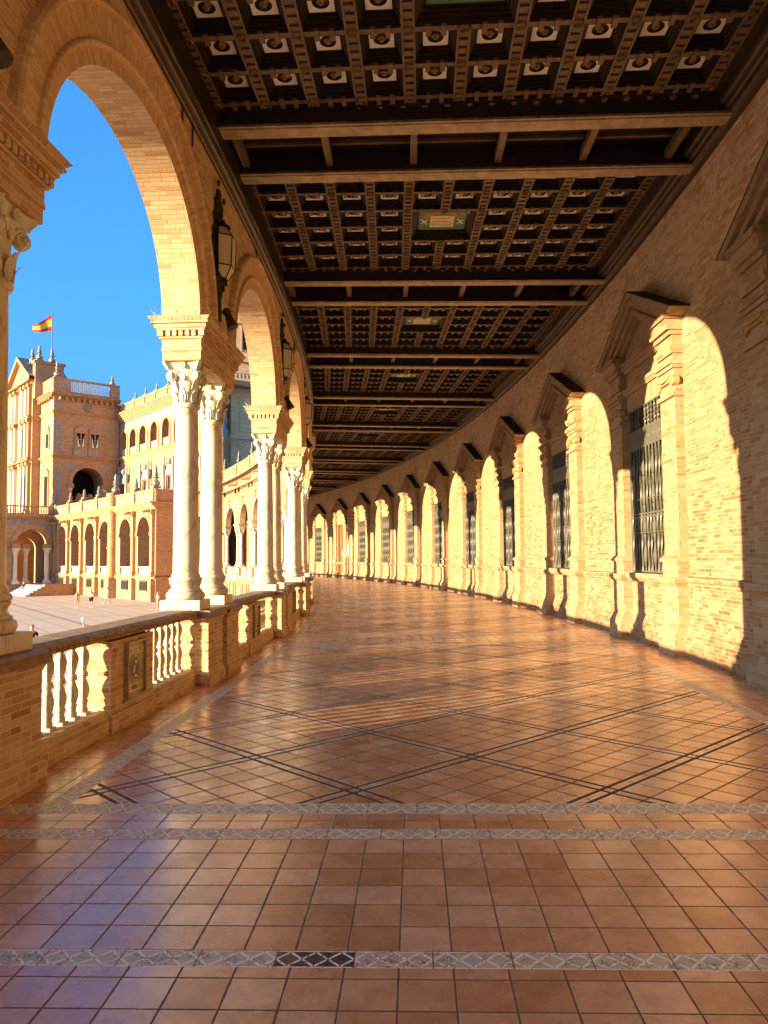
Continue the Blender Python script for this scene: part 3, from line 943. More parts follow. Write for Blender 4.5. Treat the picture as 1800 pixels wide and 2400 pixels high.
def tile_panel_parts():
    """ceramic sign let into the middle block; local frame: front is +x, right is +y"""
    P = {}
    w, z0, z1, x = .24, .245, .80, .235
    mb = MB()
    mb.box(x - .05, x - .02, -w, w, z0, z1, 0)
    for a in ((-w, -w + .02, z0, z1), (w - .02, w, z0, z1)): mb.box(x - .02, x + .012, *a, 1)
    mb.box(x - .02, x + .012, -w, w, z1 - .02, z1, 1); mb.box(x - .02, x + .012, -w, w, z0, z0 + .02, 1)
    P['tile_panel'] = mb.mesh('tile_panel', [M_TILEG, M_TILEG])
    mb = MB(); f = x - .02
    mb.box(f, f + .003, -w + .022, w - .022, z1 - .135, z1 - .06, 0); mb.box(f, f + .003, -w + .022, w - .022, z0 + .055, z0 + .13, 0)
    mb.box(f, f + .003, -w + .022, -w + .085, z0 + .13, z1 - .135, 0); mb.box(f, f + .003, w - .085, w - .022, z0 + .13, z1 - .135, 0)
    P['tile_border'] = mb.mesh('tile_border', M_TILEY)
    mb = MB()
    B = Matrix(((0, 0, 1, f + .004), (1, 0, 0, 0), (0, 1, 0, 0), (0, 0, 0, 1)))     # text x->y, y->z
    zc = (z0 + z1) / 2
    add_mesh(mb, text_mesh('EXPOSICION', .052), T(0, -w + .053, zc) @ B @ RZ(-PI / 2))
    add_mesh(mb, text_mesh('AMERICANA', .052), T(0, w - .053, zc) @ B @ RZ(PI / 2))
    add_mesh(mb, text_mesh('IBERO', .06), T(0, 0, z0 + .0925) @ B)
    for zz, ys in ((z1 - .0975, (-.15, -.1, -.025, .025, .1, .15)), (z0 + .0925, (-.185, -.135, .135, .185))):
        for yy in ys:
            for k in range(10):
                a0, a1 = 2 * PI * k / 12, 2 * PI * (k + 1) / 12
                q = lambda a, r: (f + .0042, yy + r * math.cos(a), zz + r * math.sin(a))
                mb.face([q(a0, .012), q(a0, .021), q(a1, .021), q(a1, .012)])
    P['lettering'] = mb.mesh('lettering', M_INK)
    mb = MB(); n = 28
    def ring(r0, r1, xx, m, ay=.125, az=.155):
        for k in range(n):
            a0, a1 = 2 * PI * k / n, 2 * PI * (k + 1) / n
            q = lambda a, r: (xx, ay * r * math.cos(a), zc + az * r * math.sin(a))
            mb.face([q(a0, r0), q(a0, r1), q(a1, r1), q(a1, r0)] if r0 else [q(0, 0), q(a0, r1), q(a1, r1)], m=m)
    ring(.0, 1.0, f + .004, 1); ring(.86, .93, f + .006, 0); ring(0, .74, f + .006, 2); ring(.74, .78, f + .008, 0)
    mb.face([(f + .010, -.07, zc - .04), (f + .010, -.01, zc - .04), (f + .010, -.01, zc + .03), (f + .010, -.07, zc + .03)], m=0)
    mb.face([(f + .011, .005, zc - .05), (f + .011, .06, zc - .05), (f + .011, .06, zc + .01), (f + .011, .005, zc + .01)], m=3)
    mb.face([(f + .010, -.03, zc + .05), (f + .010, .03, zc + .05), (f + .010, .045, zc + .09), (f + .010, 0, zc + .07), (f + .010, -.045, zc + .09)], m=4)
    mb.face([(f + .012, -.05, zc - .085), (f + .012, .05, zc - .085), (f + .012, .03, zc - .06), (f + .012, -.03, zc - .06)], m=4)
    for s in (-1, 1):
        for tz in (-1, 1):
            mb.face([(f + .005, s * .15, zc + tz * .145), (f + .005, s * .10, zc + tz * .145), (f + .005, s * .15, zc + tz * .07)], m=0)
    P['medallion'] = mb.mesh('medallion', [M_TILEW, M_TILEG, M_INK, M_TILER, M_TILEY])
    return P


def block_mesh():
    mb = MB()
    mb.box(-.17, .20, -.53, -.24, .16, .84); mb.box(-.17, .20, .24, .53, .16, .84)
    mb.box(-.17, .20, -.24, .24, .16, .245); mb.box(-.17, .20, -.24, .24, .80, .84); mb.box(-.17, .17, -.24, .24, .245, .80)
    mb.box(-.19, .225, -.55, .55, .0, .165)
    return mb.mesh('centre_block', M_BRICK)


def rail_meshes():
    y = HW - .80
    mb = MB()
    mb.prism_y([(.20, 0), (.20, .15), (.175, .18), (.15, .20), (-.15, .20), (-.175, .18), (-.2, .15), (-.2, -.3)], -y, y, 4, caps=False)
    kerb = mb.mesh('kerb', M_BRICK, bend=RA)
    mb = MB()
    pr = [(.11, .85), (.17, .855), (.18, .875), (.215, .89), (.225, .92), (.205, .945), (.15, .962), (-.15, .962), (-.2, .945), (-.22, .915), (-.2, .88), (-.12, .85), (.11, .85)]
    mb.prism_y(pr, -y, y, 4)
    n = 44
    for k in range(n):       # brick-on-edge course under the round top
        a = -y + 2 * y * k / n
        mb.box(.17, .232, a + .006, a + 2 * y / n - .006, .872, .925)
    rail = mb.mesh('handrail', M_RAIL, bend=RA)
    return kerb, rail


M_RAIL = brick_mat('rail_brick', [(0, (.50, .35, .19)), (.6, (.42, .27, .14)), (1, (.32, .18, .09))], (.2, .13, .07), bw=.075, bh=.09, mw=.006, seed=13.0)


def lantern_parts():
    P = {}
    mb = MB()
    # rough-edged back plate
    pts = [(-.02, 5.0), (.05, 5.12), (.09, 5.3), (.17, 5.36), (.15, 5.46), (.2, 5.55), (.17, 5.7), (.21, 5.85), (.16, 5.97), (.18, 6.05), (.12, 6.16), (.14, 6.28), (.09, 6.38), (.10, 6.50), (.05, 6.58), (.03, 6.72),
           (-.04, 6.70), (-.06, 6.56), (-.11, 6.50), (-.10, 6.36), (-.15, 6.28), (-.11, 6.14), (-.18, 6.05), (-.16, 5.95), (-.21, 5.85), (-.17, 5.7), (-.2, 5.55), (-.15, 5.46), (-.17, 5.36), (-.09, 5.3), (-.05, 5.1)]
    pts = [(y * 1.75, z) for y, z in pts]
    mb.poly_x(pts, .0, .035, back=True)
    for k in range(13): mb.ball((.04, .2 * math.sin(k * 2.4), 5.2 + k * .13), .04, 6, 4, sc=(.6, 1, 1.3))
    P['back_plate'] = mb.mesh('back_plate', M_BLACK)
    # half hexagonal cage
    prof = [(.07, 5.42), (.19, 5.54), (.19, 5.60), (.20, 6.0), (.08, 6.16)]
    def ringpts(r, z): return [(.05 + r * math.sin(PI * k / 3), -r * math.cos(PI * k / 3) * 1.05, z) for k in range(4)]
    mb = MB(); g = MB()
    rg = [ringpts(r, z) for r, z in ((.10, 5.42), (.20, 5.58), (.215, 6.0), (.10, 6.15))]
    for r in rg: mb.tube(r, .010, 4)
    for k in range(4):
        for a, b in zip(rg, rg[1:]): mb.tube([a[k], b[k]], .010, 4)
    mb.box(.03, .09, -.22, .22, 5.40, 5.44); mb.box(.03, .075, -.24, -.20, 5.44, 6.12); mb.box(.03, .075, .20, .24, 5.44, 6.12)
    mb.lathe([(.10, 0), (.09, .03), (.03, .06), (.015, .12), (.002, .13)], .09, 0, 6.15, seg=10)
    g.grid(rg, 0, False)
    P['lantern_frame'] = mb.mesh('lantern_frame', M_BLACK); P['glass'] = g.mesh('glass', M_LGLASS)
    b = MB(); b.ball((.11, 0, 5.78), .05, 10, 8, sc=(1, 1, 1.4)); P['bulb'] = b.mesh('bulb', M_WHITE)
    return P


M_HORN = plain('brown_grey_metal', (.075, .055, .035), .5, .4, .3, 9)


def horn_mesh():
    mb = MB()
    mb.box(0, .03, -.20, -.02, 4.95, 5.22)
    mb.tube([(.03, 0, 5.1), (.12, 0, 5.08)], .02, 6)
    d = Vector((.30, -.02, -.75)).normalized(); p = Vector((.10, 0, 5.10))
    mb.tube([p, p + d * .08, p + d * .16, p + d * .24, p + d * .25], [.045, .05, .065, .085, .08], 12)
    mb.ball(tuple(p), .06, 10, 6)
    return mb.mesh('speaker', M_HORN)


def spikes_mesh():
    mb = MB(); rnd = random.Random(3)
    for s in (-1, 1):
        for k in range(18):
            y = -1.0 + 2.0 * k / 17
            a = rnd.uniform(-.5, .5)
            mb.tube([(.30 * s, y, 4.722), (.30 * s + .07 * s + rnd.uniform(-.03, .03), y + .05 * a, 4.722 + .10)], .0016, 3)
        for k in range(7):
            x = -.25 + .5 * k / 6
            for q in (-.05, .05):
                mb.tube([(x, s * 1.02, 4.722), (x + q, s * (1.02 + .05 + rnd.uniform(-.02, .02)), 4.722 + .12)], .0018, 3)
    return mb.mesh('bird_spikes', M_CARV, bend=RA)


def arcade():
    wall = empty('arcade_wall', onarc(0))
    tag(wall, 'tall round arched brick arcade carried on paired columns, left of the walkway', 'wall')
    base = onarc(0).inverted()
    am, ao, im = arch_mesh(False), arch_mesh(True), impost_mesh()
    cp = column_parts(); pp = pier_parts(); bal = baluster_mesh(); tp = tile_panel_parts(); blk = block_mesh(); kerb, rail = rail_meshes()
    lp = lantern_parts(); hm = horn_mesh(); sp = spikes_mesh()
    # decorations seen from the plaza side
    kb = MB(); kb.frustum((XP - .12, XP, -.10, .10), SPR + AB - .02, (XP - .2, XP, -.14, .14), SPR + AB + .42); kb.ball((XP - .14, 0, SPR + AB + .55), .11, 8, 6)
    km = kb.mesh('keystone', M_ORNG)
    gb = MB(); gb.box(XP - .18, XP, -.16, .16, 8.05, 8.6); gb.tube([(XP - .1, 0, 8.2), (XP - .5, 0, 8.15), (XP - .85, 0, 8.05)], [.13, .11, .07], 8); gm = gb.mesh('gargoyle', M_ORNG)
    db = MB(); db.lathe([(.30, 0), (.30, .03), (.02, .035)], XP - .04, -HW, 6.3, 16, axis='x'); dm_ = db.mesh('tile_roundel', M_BLUE)
    fb = MB(); fb.lathe([(.10, 0), (.16, .03), (.16, .1), (.09, .16), (.17, .34), (.22, .42), (.08, .50), (.12, .62), (.20, .66), (.07, .72), (.10, .86), (.05, .95), (.07, 1.05), (.004, 1.25)], XP + .1, -HW, 10.0, 12)
    fm = fb.mesh('finial', M_VASE)
    eb = MB()
    eb.box(-.42, -.24, -HW, HW, -3.2, -.25, 0)
    for y in (-HW + .5, -.75, .75, HW - .5): eb.box(-.55, -.40, y - .16, y + .16, -2.9, -.35, 0)
    eb.box(-.62, -.2, -HW, HW, -.36, -.2, 0); eb.box(-1.3, -.4, -HW + .6, HW - .6, -2.9, -2.4, 1); eb.box(-.60, -.41, -.5, .5, -2.3, -.6, 1)
    em = eb.mesh('plaza_base', [M_ORNG, M_BLUE], bend=RA)
    cw = {'n': 0}
    first_col = None; protoP = None; protoB = None; protoL = None; protoH = None; protoS = None
    for k in range(K0, K1 + 1):
        th = P0 + PIT * k
        n = k + 1                      # 0 = the pier at the left edge of the photograph
        # arch to the far side of the pier
        far = k >= 4
        a = inst('arch', ao if far else am, wall, base @ onarc(th + PIT / 2))
        inst('impost', im, wall, base @ onarc(th))
        if far:
            inst('keystone', km, a); inst('gargoyle', gm, a, T(0, -HW, 0)); inst('tile_roundel', dm_, a); inst('finial', fm, a); inst('plaza_base', em, a)
        seen = k >= -1
        oo = ORD[max(0, n)]
        if k == -1:      # a solid brick pier stands before the first open arch of the picture
            mb = MB(); mb.box(-.30, .275, -1.0, .31, 0, 7.75); mb.build('corner_pier', M_BRICK, wall, base @ onarc(th), bend=RA)
        if k == -2:      # unseen bay opened for light; solid parapet added to stop floor streaks
            mb = MB(); mb.box(-.22, .22, -HW + .8, HW - .95, 0, .93); mb.box(-.26, .26, -HW + .8, HW - .95, .93, .99); mb.build('added_parapet', M_BRICK, wall, base @ onarc(th + PIT / 2), bend=RA)
        # columns
        for j, dy in enumerate((-.62, .62)):
            if k == -1 and j == 0: continue
            (x, y), ang = bendpt(RA, 0, dy)
            M = onarc(th) @ T(x, y, 0) @ RZ(ang)
            if seen:
                lab = '%s column of the %s pair along the balustrade, pale cream marble with leafy capital' % ('nearer' if j == 0 else 'farther', oo)
                if k == -1: lab = ('pale cream marble column hidden beside the left picture edge' if j == 0 else 'pale cream marble column cut by the left picture edge, with leafy capital')
            else: lab = 'pale cream marble column of a pair behind the photographer'
            if first_col is None:
                c = empty('column', M)
                for nm in ('pedestal', 'base', 'shaft'): inst(nm, cp[nm], c)
                cc = inst('capital', cp['capital'], c); inst('rosette', cp['rosette'], cc)
                tag(c, lab, 'column', 'paired columns along the arcade'); first_col = c
            else:
                dup(first_col, M, lab)
        M = onarc(th)
        lab = 'low brick pier carrying the %s pair of columns' % oo if seen else 'low brick pier behind the photographer'
        if protoP is None:
            p = empty('pier', M)
            for nm, me in pp.items(): inst(nm, me, p)
            tag(p, lab, 'pier', 'brick piers under the columns'); protoP = p
        else: dup(protoP, M, lab)
        # balustrade between this pier and the next
        if k == -2: continue
        M = onarc(th + PIT / 2)
        lab = ('brick balustrade with pale turned balusters between the %s and %s pairs of columns' % (oo, ORD[n + 1])) if seen else 'brick balustrade behind the photographer'
        if protoB is None:
            b = empty('balustrade', M)
            inst('kerb', kerb, b); inst('handrail', rail, b); inst('centre_block', blk, b)
            t = inst('tile_panel', tp['tile_panel'], b)
            for nm in ('tile_border', 'lettering', 'medallion'): inst(nm, tp[nm], t)
            y0 = .55 + .02; y1 = HW - .83
            for s in (-1, 1):
                for q in range(7):
                    yy = s * (y0 + (y1 - y0) * (q + .5) / 7)
                    (x, y), ang = bendpt(RA, .0, yy)
                    inst('baluster', bal, b, T(x, y, 0) @ RZ(ang))
            tag(b, lab, 'balustrade', 'balustrades between the column piers'); protoB = b
        else: dup(protoB, M, lab)
        if k >= -1 and k <= 9:
            M = onarc(th - .06, .268, .10)
            lab = 'black wall lantern with pale glass above the %s pair of columns' % oo
            if protoL is None:
                l = empty('wall_lantern', M)
                inst('back_plate', lp['back_plate'], l); f = inst('lantern_frame', lp['lantern_frame'], l); inst('glass', lp['glass'], f); inst('bulb', lp['bulb'], f)
                tag(l, lab, 'lantern', 'lanterns on the arcade wall'); protoL = l
            else: dup(protoL, M, lab)
            M = onarc(th + .0, .268)
            lab = 'small dark horn loudspeaker bracketed above the %s pair of columns' % oo
            if protoH is None:
                h = inst('horn_loudspeaker', hm, None, M); tag(h, lab, 'loudspeaker', 'horn loudspeakers on the arcade wall'); protoH = h
            else: dup(protoH, M, lab)
        if -1 <= k <= 3:
            lab = 'thin wire bird spikes on the brick impost over the %s pair of columns' % oo
            if protoS is None:
                h = inst('bird_spikes', sp, None, onarc(th)); tag(h, lab, 'bird spikes', 'bird spikes on the imposts'); protoS = h
            else: dup(protoS, onarc(th), lab)


arcade()

# ------------------------------------------------------------------ ceiling
ZB, ZR, ZT = 7.45, 7.66, 7.80       # beam soffit, rib soffit, coffer top
CW, CLN = .645, .645


def coffer_parts():
    P = {}
    n, r = 10, 6
    u0 = -3.63 - CW * n / 2; v0 = -CLN * r / 2
    mb = MB()
    emb = lambda i, j: i in (4, 5) and j in (2, 3)
    def pit(x0, x1, y0, y1, zt, tw, tl):
        """stepped sides of one coffer"""
        x0 += .075; x1 -= .075; y0 += .045; y1 -= .045
        cx, cy = (x0 + x1) / 2, (y0 + y1) / 2
        ax, ay = (x1 - x0) / 2, (y1 - y0) / 2
        st = 4
        for k in range(st):
            f0, f1 = k / st, (k + 1) / st
            hx0, hy0 = ax + (tw - ax) * f0, ay + (tl - ay) * f0
            hx1, hy1 = ax + (tw - ax) * f1, ay + (tl - ay) * f1
            za, zb = ZR + (zt - ZR) * f0, ZR + (zt - ZR) * f1
            A = [(cx - hx0, cy - hy0), (cx + hx0, cy - hy0), (cx + hx0, cy + hy0), (cx - hx0, cy + hy0)]
            B = [(cx - hx1, cy - hy1), (cx + hx1, cy - hy1), (cx + hx1, cy + hy1), (cx - hx1, cy + hy1)]
            for i in range(4):
                j = (i + 1) % 4
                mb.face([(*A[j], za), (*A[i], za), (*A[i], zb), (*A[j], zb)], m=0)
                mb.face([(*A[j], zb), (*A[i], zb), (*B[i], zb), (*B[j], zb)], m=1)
    for i in range(n):
        for j in range(r):
            if emb(i, j): continue
            pit(u0 + i * CW, u0 + (i + 1) * CW, v0 + j * CLN, v0 + (j + 1) * CLN, ZT, .15, .15)
    pit(u0 + 4 * CW, u0 + 6 * CW, v0 + 2 * CLN, v0 + 4 * CLN, ZT, .43, .43)
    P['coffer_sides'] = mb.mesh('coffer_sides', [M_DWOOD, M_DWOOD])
    mb = MB()
    for i in range(n + 1):           # ribs along the walk with rings and bars
        x = u0 + i * CW
        segs = [(v0 - .1, -v0 + .1)] if i != 5 else [(v0 - .1, v0 + 2 * CLN), (v0 + 4 * CLN, -v0 + .1)]
        for a, b in segs: mb.box(x - .075, x + .075, a, b, ZR, ZR + .03, 0)
        for s in (-1, 1):
            for a, b in segs: mb.box(x + s * .068 - .012, x + s * .068 + .012, a, b, ZR - .014, ZR + .001, 0)
        for j in range(r + 1):
            y = v0 + j * CLN
            if i == 5 and j == 3: continue
            mb.lathe([(.004, -.006), (.042, -.006), (.044, -.022), (.055, -.034), (.068, -.022), (.070, .0)], x, y, ZR, 12, 0, caps=False)
            if j < r and not (i == 5 and j in (2, 3)):
                for q in (.27, .5, .73): mb.box(x - .05, x + .05, y + q * CLN - .014, y + q * CLN + .014, ZR - .004, ZR + .001, 1); mb.box(x - .055, x + .055, y + q * CLN + .014, y + q * CLN + .026, ZR - .016, ZR + .001, 0)
    for j in range(r + 1):           # cross ribs with paired tabs
        y = v0 + j * CLN
        for i in range(n):
            if i in (4, 5) and j == 3: continue
            x = u0 + i * CW
            mb.box(x + .075, x + CW - .075, y - .045, y + .045, ZR + .004, ZR + .03, 0)
            for q in (.36, .64): mb.box(x + q * CW - .03, x + q * CW + .03, y - .085, y + .085, ZR - .028, ZR + .006, 0)
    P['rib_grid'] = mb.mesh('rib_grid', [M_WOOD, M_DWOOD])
    mb = MB()
    v1 = -v0
    for s in (-1, 1):                # studded border boards
        mb.box(-7.15, .12, *((v0 - .36, v0 - .1) if s < 0 else (v1 + .1, v1 + .36)), ZR - .0, ZR + .05, 0)
        for k in range(22):
            x = u0 + .1 + (n * CW - .2) * k / 21
            mb.ball((x, s * (v1 + .22), ZR), .05, 8, 4, 1, sc=(1, 1, .5))
    mb.box(-7.15, u0 - .075, v0 - .1, v1 + .1, ZR + .002, ZR + .05, 0); mb.box(u0 + n * CW + .075, .12, v0 - .1, v1 + .1, ZR + .002, ZR + .05, 0)
    mb.box(-7.2, .2, -2.95, 2.95, ZT + .02, ZT + .05, 0)
    P['border_boards'] = mb.mesh('border_boards', [M_DWOOD, M_WOOD])
    # white tile with a dark bowl
    mb = MB(); N = 24
    hs = .15; rb = .10
    sq = []
    for k in range(N):
        a = 2 * PI * k / N + PI / 4 * 0
        c, s_ = math.cos(a), math.sin(a); q = hs / max(abs(c), abs(s_)); sq.append((c * q, s_ * q))
    ci = [(rb * math.cos(2 * PI * k / N), rb * math.sin(2 * PI * k / N)) for k in range(N)]
    for k in range(N):
        j = (k + 1) % N
        mb.face([(*sq[j], 0), (*sq[k], 0), (*ci[k], 0), (*ci[j], 0)], m=0)
    mb.lathe([(rb, 0), (rb * .97, .02), (rb * .8, .022), (rb * .76, .05), (rb * .55, .055), (rb * .5, .075), (.003, .085)], seg=N, m=1, caps=False)
    P['coffer_tile'] = mb.mesh('coffer_tile', [M_WHITE, M_DWOOD])
    mb = MB()
    for k in range(6): mb.ball((.030 * math.cos(k * PI / 3), .030 * math.sin(k * PI / 3), .012), .022, 6, 4)
    mb.ball((0, 0, -.012), .024, 8, 5); mb.lathe([(.012, .02), (.012, .08)], seg=6)
    P['flower'] = mb.mesh('flower', M_GOLD)
    cells = [(u0 + (i + .5) * CW, v0 + (j + .5) * CLN) for i in range(n) for j in range(r) if not emb(i, j)]
    # painted heraldic panel (plain stand-in)
    mb = MB(); z = ZT - .004; cx = u0 + 5 * CW
    mb.box(cx - .43, cx + .43, -.43, .43, z, z + .01, 0)
    def patch(x0, x1, y0, y1, m, d=.003): mb.box(cx + x0, cx + x1, y0, y1, z - d, z, m)
    for k in range(14):
        a = PI * (1.02 + .96 * k / 13)
        mb.ball((cx + .33 * math.cos(a), .02 + .30 * math.sin(a), z), .06, 8, 4, 2, sc=(1, .8, .12))
    mb.ball((cx - .1, -.25, z), .1, 10, 4, 2, sc=(1, .55, .1)); mb.ball((cx + .1, -.25, z), .1, 10, 4, 2, sc=(1, .55, .1))
    patch(-.22, .22, -.16, .30, 1, .012)
    for y in (-.08, .06, .2): patch(-.18, .14, y, y + .012, 2, .015)
    for s in (-1, 1):
        for q in (-1, 1):
            p = [(cx + s * .33 - .07, q * -.09 - .012), (cx + s * .33 - .07 + .03, q * -.09 - .012), (cx + s * .33 + .07, q * .09 + .012), (cx + s * .33 + .04, q * .09 + .012)]
            f = [(x, y + .06, z - (.016 if q > 0 else .019)) for x, y in p]
            mb.face(f if q < 0 else f[::-1], m=3)
    P['emblem_panel'] = mb.mesh('emblem_panel', [M_GREEN, M_CREAMP, M_OCHRE, M_WHITE])
    tm = MB(); 
    return P, cells


def beam_mesh():
    mb = MB()
    mb.box(-7.15, .1, -.15, .15, ZB, ZT + .1, 0, skip='z')
    mb.box(-7.15, .1, -.10, .10, ZB - .02, ZB + .005, 1)  # underside paler than the sides: floor bounce painted into the wood
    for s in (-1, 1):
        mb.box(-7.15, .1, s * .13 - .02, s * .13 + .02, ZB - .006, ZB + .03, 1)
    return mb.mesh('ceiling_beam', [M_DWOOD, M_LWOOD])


def infill_mesh():
    mb = MB(); h = .52
    mb.box(-7.15, .1, -h, h, ZT, ZT + .04, 0)
    for y in (-.25, .0, .25): mb.prism_y([(0, 0)], 0, 0) if False else mb.box(-7.1, .05, y - .03, y + .03, ZT - .05, ZT, 1)
    for k in range(6):
        x = -6.75 + 6.35 * k / 5
        mb.box(x - .05, x + .05, -h, h, ZB + .10, ZB + .22, 1); mb.box(x - .03, x + .03, -h, h, ZB + .22, ZT, 0)
    return mb.mesh('joist_panel', [M_DWOOD, M_WOOD])


def ceiling():
    P, cells = coffer_parts(); bm = beam_mesh(); im = infill_mesh()
    CP = 2.49; C0 = .83              # pitch and centre of the beam pair over the second pier
    proto = None
    for k in range(-2, 12):
        th = C0 - CP / 2 + CP * k
        lab = 'coffered dark wood ceiling panel with white tiles, %s from the photographer' % ORD[k] if k >= 0 else 'coffered dark wood ceiling panel behind the photographer'
        M = onwall(th)
        detailed = 0 <= k <= 4
        o = empty('coffered_panel', M)
        for nm in ('coffer_sides', 'rib_grid', 'border_boards', 'emblem_panel'): inst(nm, P[nm], o)
        for x, y in cells:
            t = inst('coffer_tile', P['coffer_tile'], o, T(x, y, ZT - .006))
            if 0 <= k <= 2: inst('flower', P['flower'], t)
        tag(o, lab, 'ceiling panel', 'coffered panels of the ceiling')
    for k in range(-2, 12):
        th = C0 + CP * k
        oo = ORD[k] if k >= 0 else None
        for j, d in enumerate((-.275, .275)):
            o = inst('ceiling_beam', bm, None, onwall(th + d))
            tag(o, ('%s dark wooden beam of the %s pair crossing the ceiling' % ('nearer' if j == 0 else 'farther', oo)) if oo else 'dark wooden beam crossing the ceiling behind the photographer', 'beam', 'paired beams across the ceiling')
        o = inst('joist_panel', im, None, onwall(th))
        tag(o, ('sunken panel of short joists between the %s pair of ceiling beams' % oo) if oo else 'sunken panel of short joists behind the photographer', 'ceiling panel', 'joist panels between beam pairs')
    # cornices along both walls
    pr = [(-.16, 7.78), (-.16, 7.58), (-.14, 7.565), (-.115, 7.555), (-.10, 7.57), (-.085, 7.52), (-.06, 7.50), (-.04, 7.515), (-.03, 7.46), (.0, 7.44), (.02, 7.40), (.14, 7.40)]
    mb = MB(); t0, t1 = rad(-9), rad(30); mb.prism_y(pr, R * t0, R * t1, 90, caps=False); o = mb.build('wooden_cornice', M_CORN, None, onwall(0), bend=R)
    tag(o, 'dark moulded wooden cornice along the top of the windowed brick wall', 'cornice')
    pr2 = [(.20, 7.03), (.30, 7.03), (.32, 7.045), (.33, 7.07), (.325, 7.09), (.35, 7.10), (.375, 7.12), (.38, 7.15), (.365, 7.17), (.39, 7.18), (.41, 7.20), (.41, 7.23), (.39, 7.25)]
    mb = MB(); mb.prism_y(pr2, RA * rad(-9), RA * rad(34), 90, caps=False); mb.prism_y([(.39, 7.25), (.40, 7.3), (.40, 7.9)], RA * rad(-9), RA * rad(34), 90, m=1, caps=False)
    o = mb.build('wooden_cornice', [M_CORN, M_DWOOD], None, onarc(0), bend=RA)
    tag(o, 'dark moulded wooden cornice along the top of the arched wall', 'cornice')
    # flat roof above everything
    mb = MB(); n = 40
    a = [rad(-12 + 50 * k / n) for k in range(n + 1)]
    mb.grid([[(CX + r * math.cos(t), CY + r * math.sin(t), 8.62) for t in a] for r in (131.25, 139.8)], smooth=False)
    tag(mb.build('flat_roof', M_SLATE), 'flat roof lying over the gallery', 'roof')
    # loose cable with drops on the arcade side
    mb = MB()
    for s0 in (-1.2, -.8, 3.05, 8.7, 14.4):
        pts = [bendpt(RA, .29, s0)[0] + (7.1,), bendpt(RA, .285, s0)[0] + (6.75,)]
        mb.tube(pts, .012, 5)
    pts = [bendpt(RA, .42, -6 + .4 * k)[0] + (7.13 + .03 * math.sin(k * 1.7),) for k in range(70)]
    mb.tube(pts, .010, 5)
    o = mb.build('electric_cable', M_BLACK, None, onarc(0)); tag(o, 'thin black electric cable strung below the left cornice', 'cable')


M_CORN = plain('cornice_wood', (.09, .05, .022), .4, .5, .4, 6, .1)
ceiling()


# ---- paper notices by the far door
def notices():
    th = W1 + WP * 8
    specs = [(-2.62, 1.75, .62, 1.3, 'white paper notice with yellow heading, left one right of the wooden door', 1), (-1.82, 1.8, .55, 1.3, 'white paper notice with small yellow corner, nearest the pilaster right of the door', 1),
             (1.95, 1.7, .55, 1.35, 'tall plain white paper notice left of the wooden door', 0), (2.75, 1.7, .45, 1.35, 'white paper notice with yellow band left of the wooden door', 2)]
    for y, z, w, h, lab, kind in specs:
        mb = MB(); x = .085
        mb.box(x, x + .012, y - w / 2, y + w / 2, z, z + h, 0)
        if kind == 1: mb.box(x - .004, x, y - w / 2 + .05, y + .1, z + h - .42, z + h - .05, 1)
        if kind == 2: mb.box(x - .004, x, y - w / 2, y + w / 2, z + .35, z + .65, 1)
        o = mb.build('paper_notice', [M_PAPER, M_YPAPER], None, onwall(th)); tag(o, lab, 'notice', 'paper notices beside the far door')
    mb = MB(); mb.box(.224, .233, -.15, .12, 1.75, 2.2); o = mb.build('paper_notice', M_PAPER, None, onwall(th)); tag(o, 'small white paper sheet pinned on the wooden door', 'notice', 'paper notices beside the far door')


notices()
# ------------------------------------------------------------------ palace beyond the square
PM = Matrix(((-.6832, -.7302, 0, -28.6), (.7302, -.6832, 0, 81.4), (0, 0, 1, -2.9), (0, 0, 0, 1)))


